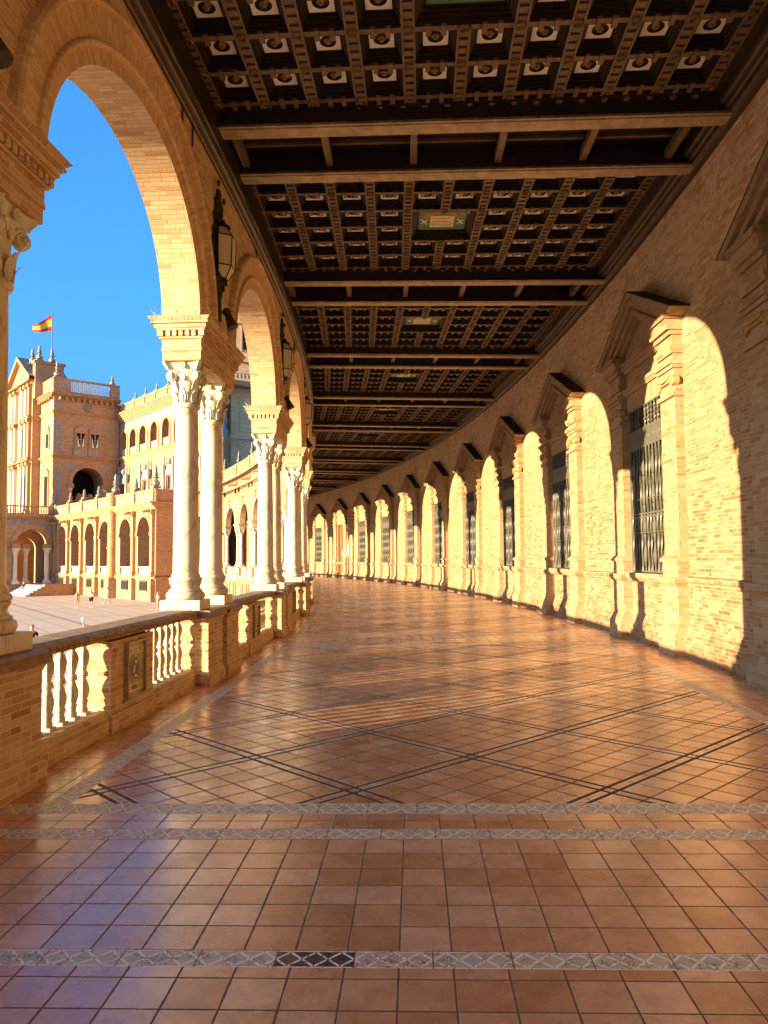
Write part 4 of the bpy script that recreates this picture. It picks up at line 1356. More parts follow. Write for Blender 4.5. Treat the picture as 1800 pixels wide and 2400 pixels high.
class Facade:
    """wall in its own plane: u along the wall, z up, d out of the wall"""
    def __init__(s, mb, kind, off): s.mb = mb; s.k = kind; s.o = off
    def p(s, u, z, d=0): return (u, s.o + d, z) if s.k == 'front' else (s.o - d, u, z)
    def quad(s, u0, u1, z0, z1, d=0, m=0): s.mb.face([s.p(u0, z0, d), s.p(u1, z0, d), s.p(u1, z1, d), s.p(u0, z1, d)], m=m, uv=[(u0, z0), (u1, z0), (u1, z1), (u0, z1)])
    def block(s, u0, u1, z0, z1, d0, d1, m=0):
        a, b = s.p(u0, z0, d0), s.p(u1, z1, d1)
        s.mb.box(min(a[0], b[0]), max(a[0], b[0]), min(a[1], b[1]), max(a[1], b[1]), z0, z1, m)
    def cornice(s, u0, u1, z, h, d, m=0, steps=3):
        for k in range(steps): s.block(u0 - (0 if k else 0), u1, z + h * k / steps, z + h * (k + 1) / steps - .004, -.05, d * (k + 1) / steps, m)

    def wall(s, u0, u1, z0, z1, ops, depth=.9, m=0, mr=0, arch=True, trim=None, back=None):
        """ops: (centre, half width, bottom, spring, rise)"""
        ops = sorted(ops); cur = u0
        for c, h, zb, zs, ri in ops:
            s.quad(cur, c - h, z0, z1, 0, m)
            if zb > z0: s.quad(c - h, c + h, z0, zb, 0, m)
            n = 14 if ri > 0 else 1
            crv = [(c - h * math.cos(PI * k / n), zs + ri * math.sin(PI * k / n)) for k in range(n + 1)]
            for a, b in zip(crv, crv[1:]):
                s.mb.face([s.p(a[0], a[1]), s.p(b[0], b[1]), s.p(b[0], z1), s.p(a[0], z1)], uv=[a, b, (b[0], z1), (a[0], z1)], m=m)
            ring = [(c - h, zb)] + crv + [(c + h, zb)]
            for a, b in zip(ring, ring[1:] + ring[:1]):
                s.mb.face([s.p(*a), s.p(*b), s.p(*b, -depth), s.p(*a, -depth)], m=mr)
            if trim:
                w, dd, mt = trim
                o = [(c - (h + w) * math.cos(PI * k / n), zs + (ri + w) * math.sin(PI * k / n)) for k in range(n + 1)] if ri > 0 else None
                if o:
                    for k in range(n):
                        s.mb.face([s.p(*crv[k], dd), s.p(*crv[k + 1], dd), s.p(*o[k + 1], dd), s.p(*o[k], dd)], m=mt)
                        s.mb.face([s.p(*o[k], dd), s.p(*o[k + 1], dd), s.p(*o[k + 1], 0), s.p(*o[k], 0)], m=mt)
                        s.mb.face([s.p(*crv[k], dd), s.p(*crv[k + 1], dd), s.p(*crv[k + 1], 0), s.p(*crv[k], 0)], m=mt)
            if back is not None: s.quad(c - h - .02, c + h + .02, zb - .02, zs + ri + .02, -depth, back)
            cur = c + h
        s.quad(cur, u1, z0, z1, 0, m)


def finial_mesh(h=1.5, r=.32):
    mb = MB(); q = h / 1.5
    mb.box(-r * .9, r * .9, -r * .9, r * .9, 0, .12 * q)
    mb.lathe([(r * .5, .12 * q), (r * .9, .2 * q), (r, .36 * q), (r * .45, .52 * q), (r * .4, .6 * q), (r * .8, .66 * q), (r * .45, .76 * q), (r * .6, .9 * q), (r * .3, 1.02 * q), (r * .42, 1.12 * q), (r * .3, 1.3 * q), (.01, 1.5 * q)], seg=10)
    return mb.mesh('finial', M_VASE)


def palace():
    root = empty('palace', PM)
    tag(root, 'sunlit orange brick palace with square tower, arcades and blue tile friezes across the square', 'palace')
    MT = [M_FARB, M_ORNG, M_DARK, M_BLUE, M_CARV]
    # lower wing
    AR = [3.12, 8.4, 14.95, 20.1, 25.75, 31.0]
    mb = MB(); f = Facade(mb, 'front', 0)
    f.wall(0, 34.3, 0, 10.9, [(c, 1.72, 2.85, 7.6, 1.75) for c in AR], 1.6, 0, 0, trim=(.38, .12, 1))
    for c in AR:
        f.block(c - 2.15, c - 1.7, 7.2, 7.6, -.3, .18, 1); f.block(c + 1.7, c + 2.15, 7.2, 7.6, -.3, .18, 1)
        f.quad(c - 2.1, c - .9, 9.7, 10.3, .02, 3) if c > 12 else None
    f.quad(0, 34.3, 2.8, 9.6, -6.0, 0); f.block(0, 34.3, 2.5, 2.84, -6, .15, 0)
    for c in AR[1:]: f.quad(c - 1.0, c + .9, 2.9, 6.8, -5.97, 2)
    f.cornice(-.15, 34.3, 10.1, .8, .75, 1, 4)
    f.cornice(-.05, 34.3, 2.3, .35, .22, 1, 2)
    f.block(-.1, 34.3, 10.91, 12.1, -.35, .1, 1); f.block(-.15, 34.3, 12.1, 12.3, -.45, .2, 1)
    for k in range(9):
        u = 1.1 + k * 3.75
        f.quad(u, u + 1.0, 11.2, 11.9, .112, 3); f.quad(u + 1.5, u + 2.5, 11.2, 11.9, .112, 3)
    mb.box(0, 34.3, -6, -.36, 10.86, 11.0, 1); mb.box(6.5, 34.3, -10, -5.9, 10.8, 10.95, 1)
    g = Facade(mb, 'side', 0)
    g.wall(-6, 0, 0, 12.3, [], m=1); g.block(-6, 0, 2.3, 2.6, -.05, .12, 1); g.cornice(-6, 0, 10.1, .8, .3, 1, 3)
    w = mb.build('lower_wing', MT, root)
    # pilasters and round buttress
    for u in (.55, 5.8, 17.5, 23.0, 28.3, 33.9):
        mb = MB(); f = Facade(mb, 'front', 0)
        f.block(u - .4, u + .4, 0, 2.5, 0, .5, 0); f.block(u - .28, u + .28, 2.65, 10.1, 0, .35, 1); f.block(u - .36, u + .36, 2.65, 3.2, 0, .45, 1); f.block(u - .36, u + .36, 9.5, 10.1, 0, .5, 1); f.block(u - .4, u + .4, 10.9, 12.5, 0, .3, 1)
        mb.build('pilaster', MT, root)
        mb = MB(); mb.tube([(u, .4, 9.9), (u, 1.0, 9.85), (u, 1.35, 9.7)], [.2, .16, .1], 8); mb.build('gargoyle', M_ORNG, root)
    mb = MB(); mb.box(11.3, 12.7, 0, .9, 0, 2.5, 0); mb.lathe([(.75, 2.5), (.75, 3), (.55, 3.2), (.52, 5.8), (.62, 6), (.52, 6.2), (.5, 9.6), (.7, 10.1), (.7, 12.6)], 12.0, .25, 0, 14, 1); mb.build('round_buttress', MT, root)
    fm = finial_mesh(1.6, .42); big = finial_mesh(2.6, .5)
    for u, z, me in ((11.9, 12.5, big), (5.7, 12.4, fm), (.35, 12.4, big), (22.8, 12.4, fm), (28.2, 12.4, fm), (17.5, 12.4, fm)): inst('finial', me, root, T(u, -.1, z))
    # balconies and cellar grilles
    mb = MB(); mb.box(-1.7, 1.7, .02, .2, 0, .12); mb.box(-1.7, 1.7, 0, .22, .78, .92)
    for k in range(13): mb.lathe([(.06, .12), (.10, .35), (.05, .55), (.08, .78)], -1.5 + .25 * k, .11, 0, 6)
    bm = mb.mesh('balcony_balustrade', M_CARV)
    mb = MB()
    mb.box(-1.0, 1.0, .0, .05, 0, 1.0, 1)
    for k in range(8): mb.box(-.94 + .26 * k, -.87 + .26 * k, .05, .14, -.1, 1.1, 0)
    mb.box(-1.05, 1.05, .05, .16, -.1, .02, 0); mb.box(-1.05, 1.05, .05, .16, .95, 1.08, 0); mb.poly_x([(0, 0)] * 3, 0, 0) if False else None
    mb.face([(-.9, .1, 1.08), (.9, .1, 1.08), (.25, .1, 1.32), (0, .1, 1.6), (-.25, .1, 1.32)], m=0)
    cm = mb.mesh('cellar_grille', [M_IRON, M_DARK])
    for c in AR: inst('balcony_balustrade', bm, root, T(c, -.35, 2.86)); inst('cellar_grille', cm, root, T(c, 0, 1.15))
    # upper wing set back behind the terrace
    mb = MB(); f = Facade(mb, 'front', -10)
    UX = 6.5
    UA = [11.9, 15.8, 19.67, 23.6, 27.5, 31.1, 34.6]
    f.wall(UX, 38, 10.9, 27.0, [(c, 1.15, 20.45, 22.95, 1.2) for c in UA], 1.4, 0, 0, trim=(.42, .1, 1), back=None)
    f.quad(UX, 38, 20.3, 25, -1.5, 0)
    for c in UA: f.quad(c - .35, c + .75, 20.6, 23.6, -1.47, 2)
    # blue frieze follows the arches
    for c0, c1 in zip([8.0] + UA, UA + [38]):
        pts = []
        a0, a1 = c0 + .0, c1 - .0
        for k in range(9):
            t = k / 8; u = c0 + (c1 - c0) * t
            du = min(abs(u - c0), abs(u - c1)); z = 22.95 + math.sqrt(max(0, 1.62 ** 2 - du * du)) if du < 1.58 else 22.95
            if du >= 1.58: z = 23.0
            pts.append((u, z))
        for a, b in zip(pts, pts[1:]):
            mb.face([f.p(a[0], a[1], .03), f.p(b[0], b[1], .03), f.p(b[0], 25.6, .03), f.p(a[0], 25.6, .03)], m=3)
    for c in UA:
        f.block(c - 1.6, c - 1.15, 20.4, 22.9, -.1, .12, 1); f.block(c + 1.15, c + 1.6, 20.4, 22.9, -.1, .12, 1)
    f.cornice(UX, 38, 19.75, .5, .35, 1, 3); f.cornice(UX, 38, 25.7, 1.3, .9, 1, 5)
    f.block(UX, 38, 26.99, 28.1, -.35, .25, 1); f.block(UX, 38, 28.1, 28.35, -.5, .4, 1)
    for k in range(2, 10): f.block(k * 3.8 - .3, k * 3.8 + .3, 27.0, 28.5, -.3, .42, 1)
    for k in range(2, 9): f.block(k * 3.8 + .8, k * 3.8 + 3.0, 27.35, 27.8, .2, .28, 0)
    mb.box(UX, 38, -22, -10.4, 26.9, 27.2, 1)
    mb.build('upper_wing', MT, root)
    mb = MB(); mb.box(-1.05, 1.05, 0, .15, 0, 1.0, 0)
    for k in range(6): mb.box(-.9 + .34 * k, -.8 + .34 * k, .15, .2, .1, .9, 1)
    m2 = mb.mesh('upper_balcony', [M_BLUE, M_CARV])
    for c in UA: inst('upper_balcony', m2, root, T(c, -10.2, 20.5))
    for c in (7.6, 11.4, 15.2, 19, 22.8, 26.6, 30.4): inst('finial', finial_small, root, T(c, -10, 28.4))
    # ornate windows with ceramic columns
    for c in (18.0, 26.0, 34.0, 10.0):
        mb = MB(); f = Facade(mb, 'front', -10)
        f.block(c - 1.0, c + 1.0, 11.4, 16.0, -.2, .04, 2); f.block(c - .07, c + .07, 11.4, 16, .04, .1, 0)
        for s in (-1, 1):
            mb.lathe([(.28, 11.2), (.32, 11.8), (.2, 12.1), (.24, 14.2), (.17, 16.2), (.34, 16.6), (.3, 17.4), (.15, 17.6), (.2, 18.2), (.05, 18.8)], c + s * 1.45, -9.6, 0, 8, 3)
        f.block(c - 1.5, c + 1.5, 16.1, 16.9, 0, .3, 3); f.block(c - 1.0, c + 1.0, 16.9, 17.5, 0, .22, 3); mb.ball((c, -9.8, 17.9), .45, 8, 6, 3)
        mb.build('ornate_window', MT, root)
    # square tower
    mb = MB(); g = Facade(mb, 'side', 36.0)
    g.wall(-9.75, 0, 0, 28.6, [(-5.1, 2.3, 11.0, 16.0, 2.4)], 4.0, 0, 0, trim=(.6, .12, 1))
    g.quad(-9.7, -.1, 10.9, 18.8, -4.0, 2); g.block(-9.7, 0, 10.7, 11.0, -4, .05, 1)  # dark back sheet stands in for the shade inside the arch
    f = Facade(mb, 'front', 0); f.wall(36.0, 62, 0, 28.6, [], m=0)
    for ff, a, b in ((g, -9.75, 0), (f, 36, 62)):
        ff.cornice(a, b + .12, 19.6, .45, .28, 1, 3); ff.cornice(a, b + .12, 26.2, .4, .25, 1, 3); ff.cornice(a, b + .5, 28.6, .55, .8, 1, 4)
        n = int((b - a) / .85)
        for k in range(n): ff.block(a + .3 + k * .85, a + .58 + k * .85, 28.2, 28.6, 0, .65, 0)
    mb.box(36.0, 62, -9.75, 0, 29.1, 29.2, 1)
    # parapet with open railing
    g.block(-2.4, .1, 29.15, 31.3, -.4, .1, 0); g.block(-9.75, -8.3, 29.15, 31.3, -.4, .1, 0); g.block(-8.3, -2.4, 29.15, 29.6, -.3, .0, 0); g.block(-9.8, .15, 31.3, 31.5, -.45, .15, 1)
    f.block(36, 42, 29.15, 31.3, -.4, .1, 0); f.block(36, 42, 31.3, 31.5, -.45, .15, 1)
    g.quad(-1.7, -1.0, 30.0, 30.9, .105, 3)
    for u in (-.75,): 
        for z0, z1 in ((20.5, 24.8), (27.0, 28.2), (11.6, 17.6)): g.block(u - .42, u + .42, z0, z1, 0, .05, 1); g.quad(u - .3, u + .3, z0 + .1, z1 - .1, .055, 3)
    for u in (36.7,):
        for z0, z1 in ((20.5, 24.8), (27.0, 28.2)): f.block(u - .35, u + .35, z0, z1, 0, .05, 4)
    for s in (-1, 1): g.quad(-5.1 + s * 1.9, -5.1 + s * 2.9, 17.6, 19.0, .02, 3)
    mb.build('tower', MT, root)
    mb = MB(); g = Facade(mb, 'side', 36.0)
    for k in range(20):
        u = -8.2 + .29 * k; mb.lathe([(.06, 29.6), (.09, 30.1), (.05, 30.6), (.07, 31.3)], 36.15, u, 0, 6)
    mb.build('roof_railing', M_CARV, root)
    for u in (-3.9, -6.0):
        mb = MB(); g = Facade(mb, 'side', 36.0)
        g.block(u - .85, u + .85, 21.15, 24.1, 0, .18, 1); g.block(u - .6, u + .6, 21.4, 23.5, .0, .2, 2); g.block(u - .07, u + .07, 21.4, 23.5, .2, .24, 1); g.block(u - .6, u + .6, 22.5, 22.6, .2, .24, 1)
        mb.face([g.p(u - .9, 24.1, .2), g.p(u + .9, 24.1, .2), g.p(u, 24.75, .2)], m=1); g.block(u - 1.0, u + 1.0, 19.95 + .15, 21.15, 0, .22, 1); g.quad(u - .8, u + .8, 20.3, 21.0, .225, 3)
        for s in (-1, 1): mb.face([g.p(u + s * .5, 21.45, .215), g.p(u + s * .12, 21.45, .215), g.p(u + s * .5, 23.2, .215)], m=4)
        mb.build('tower_window', MT, root)
    mb = MB(); g = Facade(mb, 'side', 36.0)
    for k in range(14):
        a = k * 2.4; mb.ball(g.p(-4.95 + .42 * math.sqrt(k / 14) * math.cos(a) * 1.5, 27.45 + .55 * math.sqrt(k / 14) * math.sin(a), .05), .2, 6, 4)
    mb.build('stone_crest', M_CARV2, root)
    mb = MB()
    for u in (-2.55, -7.65): mb.lathe([(.42, 11), (.42, 11.3), (.27, 11.5), (.24, 14.6), (.3, 14.7), (.45, 15.3)], 36.3, u, 0, 12, 0); mb.box(35.8, 36.7, u - .45, u + .45, 15.3, 15.95, 1)
    for u in (-4.2, -5.9): mb.box(37.0, 37.5, u - .45, u + .45, 11, 14.2, 1); mb.box(36.9, 37.5, u - .6, u + .6, 13.5, 13.7, 1); mb.ball((37.25, u, 14.2), .45, 8, 6, 1)
    mb.build('tower_arch_columns', [M_CARV, M_ORNG], root)
    for u, me in ((-.5, big), (-8.7, fm)): inst('finial', me, root, T(36.3, u, 31.5))
    # gabled frontispiece on the lit side
    mb = MB(); f = Facade(mb, 'front', .0)
    f.block(42.2, 60, 11, 31.5, 0, 1.2, 0)
    for u in (43.0, 44.8, 46.6, 50.4, 52.2):
        for z0, z1 in ((12, 19), (20.2, 25.6), (26.6, 31)): f.block(u - .32, u + .32, z0, z1, 1.2, 1.65, 4 if u != 43.0 else 1); f.block(u - .5, u + .5, z1, z1 + .5, 1.2, 1.9, 1); f.block(u - .5, u + .5, z0 - .4, z0, 1.2, 1.9, 1)
    f.cornice(42.0, 60, 19.3, .6, 1.9, 1, 3); f.cornice(42.0, 60, 25.8, .5, 1.9, 1, 3); f.cornice(41.8, 60, 31.3, .7, 2.1, 1, 3)
    pts = [(41.8, 32.0), (55, 32.0), (48.4, 36.0)]
    mb.face([f.p(u, z, 1.3) for u, z in pts], m=0)
    for a, b in (((41.5, 31.9), (48.4, 36.1)), ((48.4, 36.1), (55.3, 31.9))):
        q = [(a[0], a[1]), (b[0], b[1]), (b[0], b[1] + .6), (a[0], a[1] + .6)]
        mb.face([f.p(u, z, 2.0) for u, z in q], m=1)
        mb.face([f.p(a[0], a[1] + .6, 2.0), f.p(b[0], b[1] + .6, 2.0), f.p(b[0], b[1] + .6, -4), f.p(a[0], a[1] + .6, -4)], m=0)
        mb.face([f.p(a[0], a[1], 2.0), f.p(b[0], b[1], 2.0), f.p(b[0], b[1], 1.2), f.p(a[0], a[1], 1.2)], m=1)
    f.quad(45.3, 48.8, 27, 30.5, 1.21, 3); f.block(45.4, 48.6, 20.4, 25, 1.2, 1.25, 2)
    for z0, z1 in ((11.2, 17.5),): 
        f.block(43.4, 44.4, z0, z1, 1.2, 1.23, 2); f.block(45.4, 46.3, z0, z1, 1.2, 1.23, 2)
    mb.box(41.2, 42.4, -3, 1.2, 29.1, 34.5, 0); mb.box(41.0, 42.6, -3.2, 1.4, 34.5, 34.9, 1)
    mb.build('gabled_front', MT, root)
    f = None
    for u, z0, z1, w in ((38.4, 21.2, 23.3, .6), (38.6, 12.5, 17.0, .8)):
        mb = MB(); f = Facade(mb, 'front', 0); f.block(u - w - .25, u + w + .25, z0 - .3, z1 + .5, 0, .15, 1); f.block(u - w, u + w, z0, z1, 0, .17, 2); mb.face([f.p(u - w - .4, z1 + .5, .2), f.p(u + w + .4, z1 + .5, .2), f.p(u, z1 + 1.4, .2)], m=1); mb.build('side_window', MT, root)
    for u, y in ((45.2, .5), (41.3, .6), (42.2, -1.5)): inst('finial', big, root, T(u, y, 34.9 if u < 44 else 35.2))
    # loggia block with steps in front
    mb = MB(); g = Facade(mb, 'side', 34.3)
    g.wall(0, 14, 0, 11.0, [(3.15, 2.05, 1.35, 6.85, 2.1), (9.2, 2.05, 1.35, 6.85, 2.1)], 1.0, 0, 0, trim=(.75, .12, 1))
    for u in (3.15, 9.2):
        g.quad(u - 4.5 if u < 4 and False else u - 2.6, u + 2.6, 1.35, 9.2, -6.0, 0)
    g.quad(0, 14, 9.65, 10.2, .02, 3); g.quad(.35, 1.3, 8.1, 9.4, .02, 3)
    g.cornice(0, 14, 10.4, .6, .7, 1, 3); g.block(0, 14, .0, 1.35, -6.1, .3, 1)
    mb.box(34.3, 60, 0, 14, 11.0, 11.2, 1); g.block(-.2, 1.0, 11.2, 12.4, -.4, .2, 0); g.block(1.0, 14, 12.15, 12.3, -.3, .1, 1)
    for k in range(36): mb.lathe([(.06, 11.2), (.1, 11.5), (.05, 11.9), (.08, 12.15)], 34.4, 1.25 + .34 * k, 0, 6, 1)
    q = Facade(mb, 'side', 37.5); q.wall(0, 14, 1.35, 9.6, [(3.4, 1.7, 1.35, 6.3, 1.7)], .6, 0, 0, trim=(.3, .1, 1))
    mb.build('loggia', MT, root)
    for x, u in ((34.15, 1.12), (34.15, 5.3), (36.9, 3.2), (34.15, 7.1)):
        mb = MB(); mb.box(x - .5, x + .5, u - .5, u + .5, 1.35, 1.7); mb.lathe([(.42, 1.7), (.42, 1.9), (.29, 2.05), (.26, 5.4), (.32, 5.5), (.5, 6.15)], x, u, 0, 14); mb.box(x - .5, x + .5, u - .5, u + .5, 6.15, 6.3); mb.build('loggia_column', M_CARV, root)
        mb = MB(); mb.box(x - .5, x + .5, u - .5, u + .5, 6.3, 6.95); mb.build('impost_block', M_ORNG, root)
    inst('finial', big, root, T(34.6, .3, 12.4))
    return root


M_CARV2 = plain('grey_carved_stone', (.34, .29, .2), .7, .3, .4, 4)
finial_small = finial_mesh(1.3, .26)
palace()


def steps_and_flag():
    mb = MB()
    mb.box(24.62, 40, 0, 4.3, 0, 1.30, 0)
    for k in range(6): mb.box(24.62, 40, 4.3 + .38 * k, 4.68 + .38 * k, 0, 1.1 - .19 * k, 0)
    o = mb.build('stone_steps', M_STEP, None, PM); tag(o, 'pale stone steps leading up to the palace loggia', 'steps')
    mb = MB()
    mb.box(24.2, 24.6, .5, 4.3, 0, 1.42, 0); mb.box(24.15, 24.65, .45, 4.3, 1.42, 1.52, 0)
    for k in range(5): mb.box(24.2, 24.6, 4.3 + k * .46, 4.76 + k * .46, 0, 1.16 - k * .25, 0); mb.box(24.1, 24.7, 4.3 + k * .46, 4.80 + k * .46, 1.16 - k * .25, 1.24 - k * .25, 1)
    o = mb.build('brick_ramp_wall', [M_ORNG, M_STEP], None, PM); tag(o, 'low brick wall with stepped end beside the palace steps', 'low wall')
    r = empty('flagpole', PM @ T(42.4, -1.5, 34.6))
    tag(r, 'tall flagpole flying a red and yellow striped flag on the palace roof', 'flagpole')
    mb = MB(); mb.tube([(0, 0, 0), (0, 0, 8.2)], [.09, .05], 8); mb.ball((0, 0, 8.3), .13, 8, 6); mb.build('pole', M_IRON, r)
    mb = MB(); n, h = 16, 12; rows = []; 
    for i in range(h + 1):
        row = []
        for k in range(n + 1):
            t = k / n; v = i / h
            w_ = .22 * math.sin(t * 7 + v) * t; q_ = .08 + 2.7 * t; row.append((.32 * q_ + .94 * w_, .94 * q_ - .32 * w_, 8.0 - 1.9 * t - v * (2.6 - 1.7 * t) + .16 * math.sin(t * 6 + 1)))
        rows.append(row)
    for i in range(h):
        m = 0 if i < 3 or i >= 9 else 1
        mb.grid(rows[i:i + 2], m, True)
    mb.build('flag_cloth', [plain('flag_red', (.55, .04, .05), .8, .2, .08), plain('flag_yellow', (.78, .52, .05), .8, .2, .08)], r)


steps_and_flag()


M_TOWB = brick_mat('tower_brick', [(0, (0.900, 0.637, 0.347)), (.5, (0.871, 0.531, 0.264)), (1, (0.728, 0.409, 0.194))], (0.856, 0.561, 0.304), bw=.5, bh=.12, mw=.012, patch=.3, bump=.3, seed=15.0)


def far_tower():
    M = T(-24.3, 97, -2.9) @ RZ(rad(28.5))
    r = empty('bell_tower', M)
    tag(r, 'tall shaded brick tower with blue tile band rising behind the curved arcade', 'tower')
    mb = MB()
    mb.box(0, 11, 0, 11, 0, 27.0, 0); mb.box(-.25, 11.2, -.25, 11.2, 20.2, 20.7, 1); mb.box(-.2, 11.2, -.2, 11.2, 16, 16.4, 1)
    mb.box(-.2, 11.2, -.2, 11.2, 27.0, 27.8, 1); mb.box(-.45, 11.4, -.45, 11.4, 27.8, 28.2, 1); mb.box(-.15, 11.1, -.15, 11.1, 28.9, 30.4, 1)
    mb.box(-.5, 11.4, -.5, 11.4, 30.4, 31.2, 1); mb.box(.2, 10.8, .2, 10.8, 31.2, 46, 0); mb.box(-.3, 11.3, -.3, 11.3, 35.6, 36.0, 1)
    for u in (1.2, 4.2, 7.2): mb.box(u, u + 2.4, -.1, 0, 21.2, 25.8, 0); mb.box(u, u + 2.4, -.08, 0, 2, 15.5, 0)
    for k in range(22): mb.box(-.35, -.1, k * .5, k * .5 + .22, 28.2, 28.7, 0); mb.box(k * .5, k * .5 + .22, -.35, -.1, 28.2, 28.7, 0)
    mb.build('tower_body', [M_TOWB, M_TOWB], r)
    mb = MB(); mb.box(-.17, 11.15, -.17, 11.15, 28.2, 28.9); mb.build('tile_band', M_BLUE, r)
    for u in (1.6, 5.0):
        mb = MB(); mb.box(u, u + 1.5, .10, .3, 32.2, 35, 0); mb.box(u - .2, u + 1.7, .12, .3, 31.9, 35.3, 1); mb.build('tower_window', [M_DARK, M_CARV2], r)
    mb = MB()
    mb.box(-.4, 11, -.45, -.37, 37.2, 37.3)
    for k in range(30): mb.box(k * .36, k * .36 + .06, -.45, -.39, 36, 37.2)
    mb.build('balcony_railing', M_BLACK, r)
    r = empty('corner_turret', T(-24.0, 91.2, -2.9))
    tag(r, 'slim round brick turret with blue and green ceramic top beside the tower', 'turret')
    mb = MB(); mb.lathe([(1.0, 0), (1.0, 15.4), (1.2, 15.6), (1.2, 16), (.95, 16.3), (.95, 18.6), (1.15, 18.9), (1.15, 19.3)], seg=16); mb.build('turret_shaft', M_ORNG, r)
    mb = MB(); mb.lathe([(.8, 19.3), (.85, 20.3), (.6, 20.6), (.75, 21.5), (.6, 22.6), (.2, 23.2), (.02, 23.4)], seg=12); mb.build('ceramic_top', M_BLUE, r)


far_tower()

# ------------------------------------------------------------------ people in the square
def skin_mesh(name, verts, edges, radii, mats, root=0, sub=1):
    me = bpy.data.meshes.new(name + '_cage'); me.from_pydata(verts, edges, [])
    o = bpy.data.objects.new(name + '_cage', me); COL.objects.link(o)
    md = o.modifiers.new('skin', 'SKIN'); md.use_smooth_shade = True
    sk = me.skin_vertices[0].data
    for i, r in enumerate(radii):
        sk[i].radius = (r, r) if isinstance(r, (int, float)) else r
        sk[i].use_root = (i == root)
    sb = o.modifiers.new('sub', 'SUBSURF'); sb.levels = sub; sb.render_levels = sub
    dg = bpy.context.evaluated_depsgraph_get(); dg.update()
    out = bpy.data.meshes.new_from_object(o.evaluated_get(dg)); out.name = name
    out.materials.clear(); out.materials.append(mats)
    for p in out.polygons: p.use_smooth = True
    bpy.data.objects.remove(o); bpy.data.meshes.remove(me)
    return out


M_SKIN = plain('skin', (.46, .26, .16), .6, .3, .12, 20)


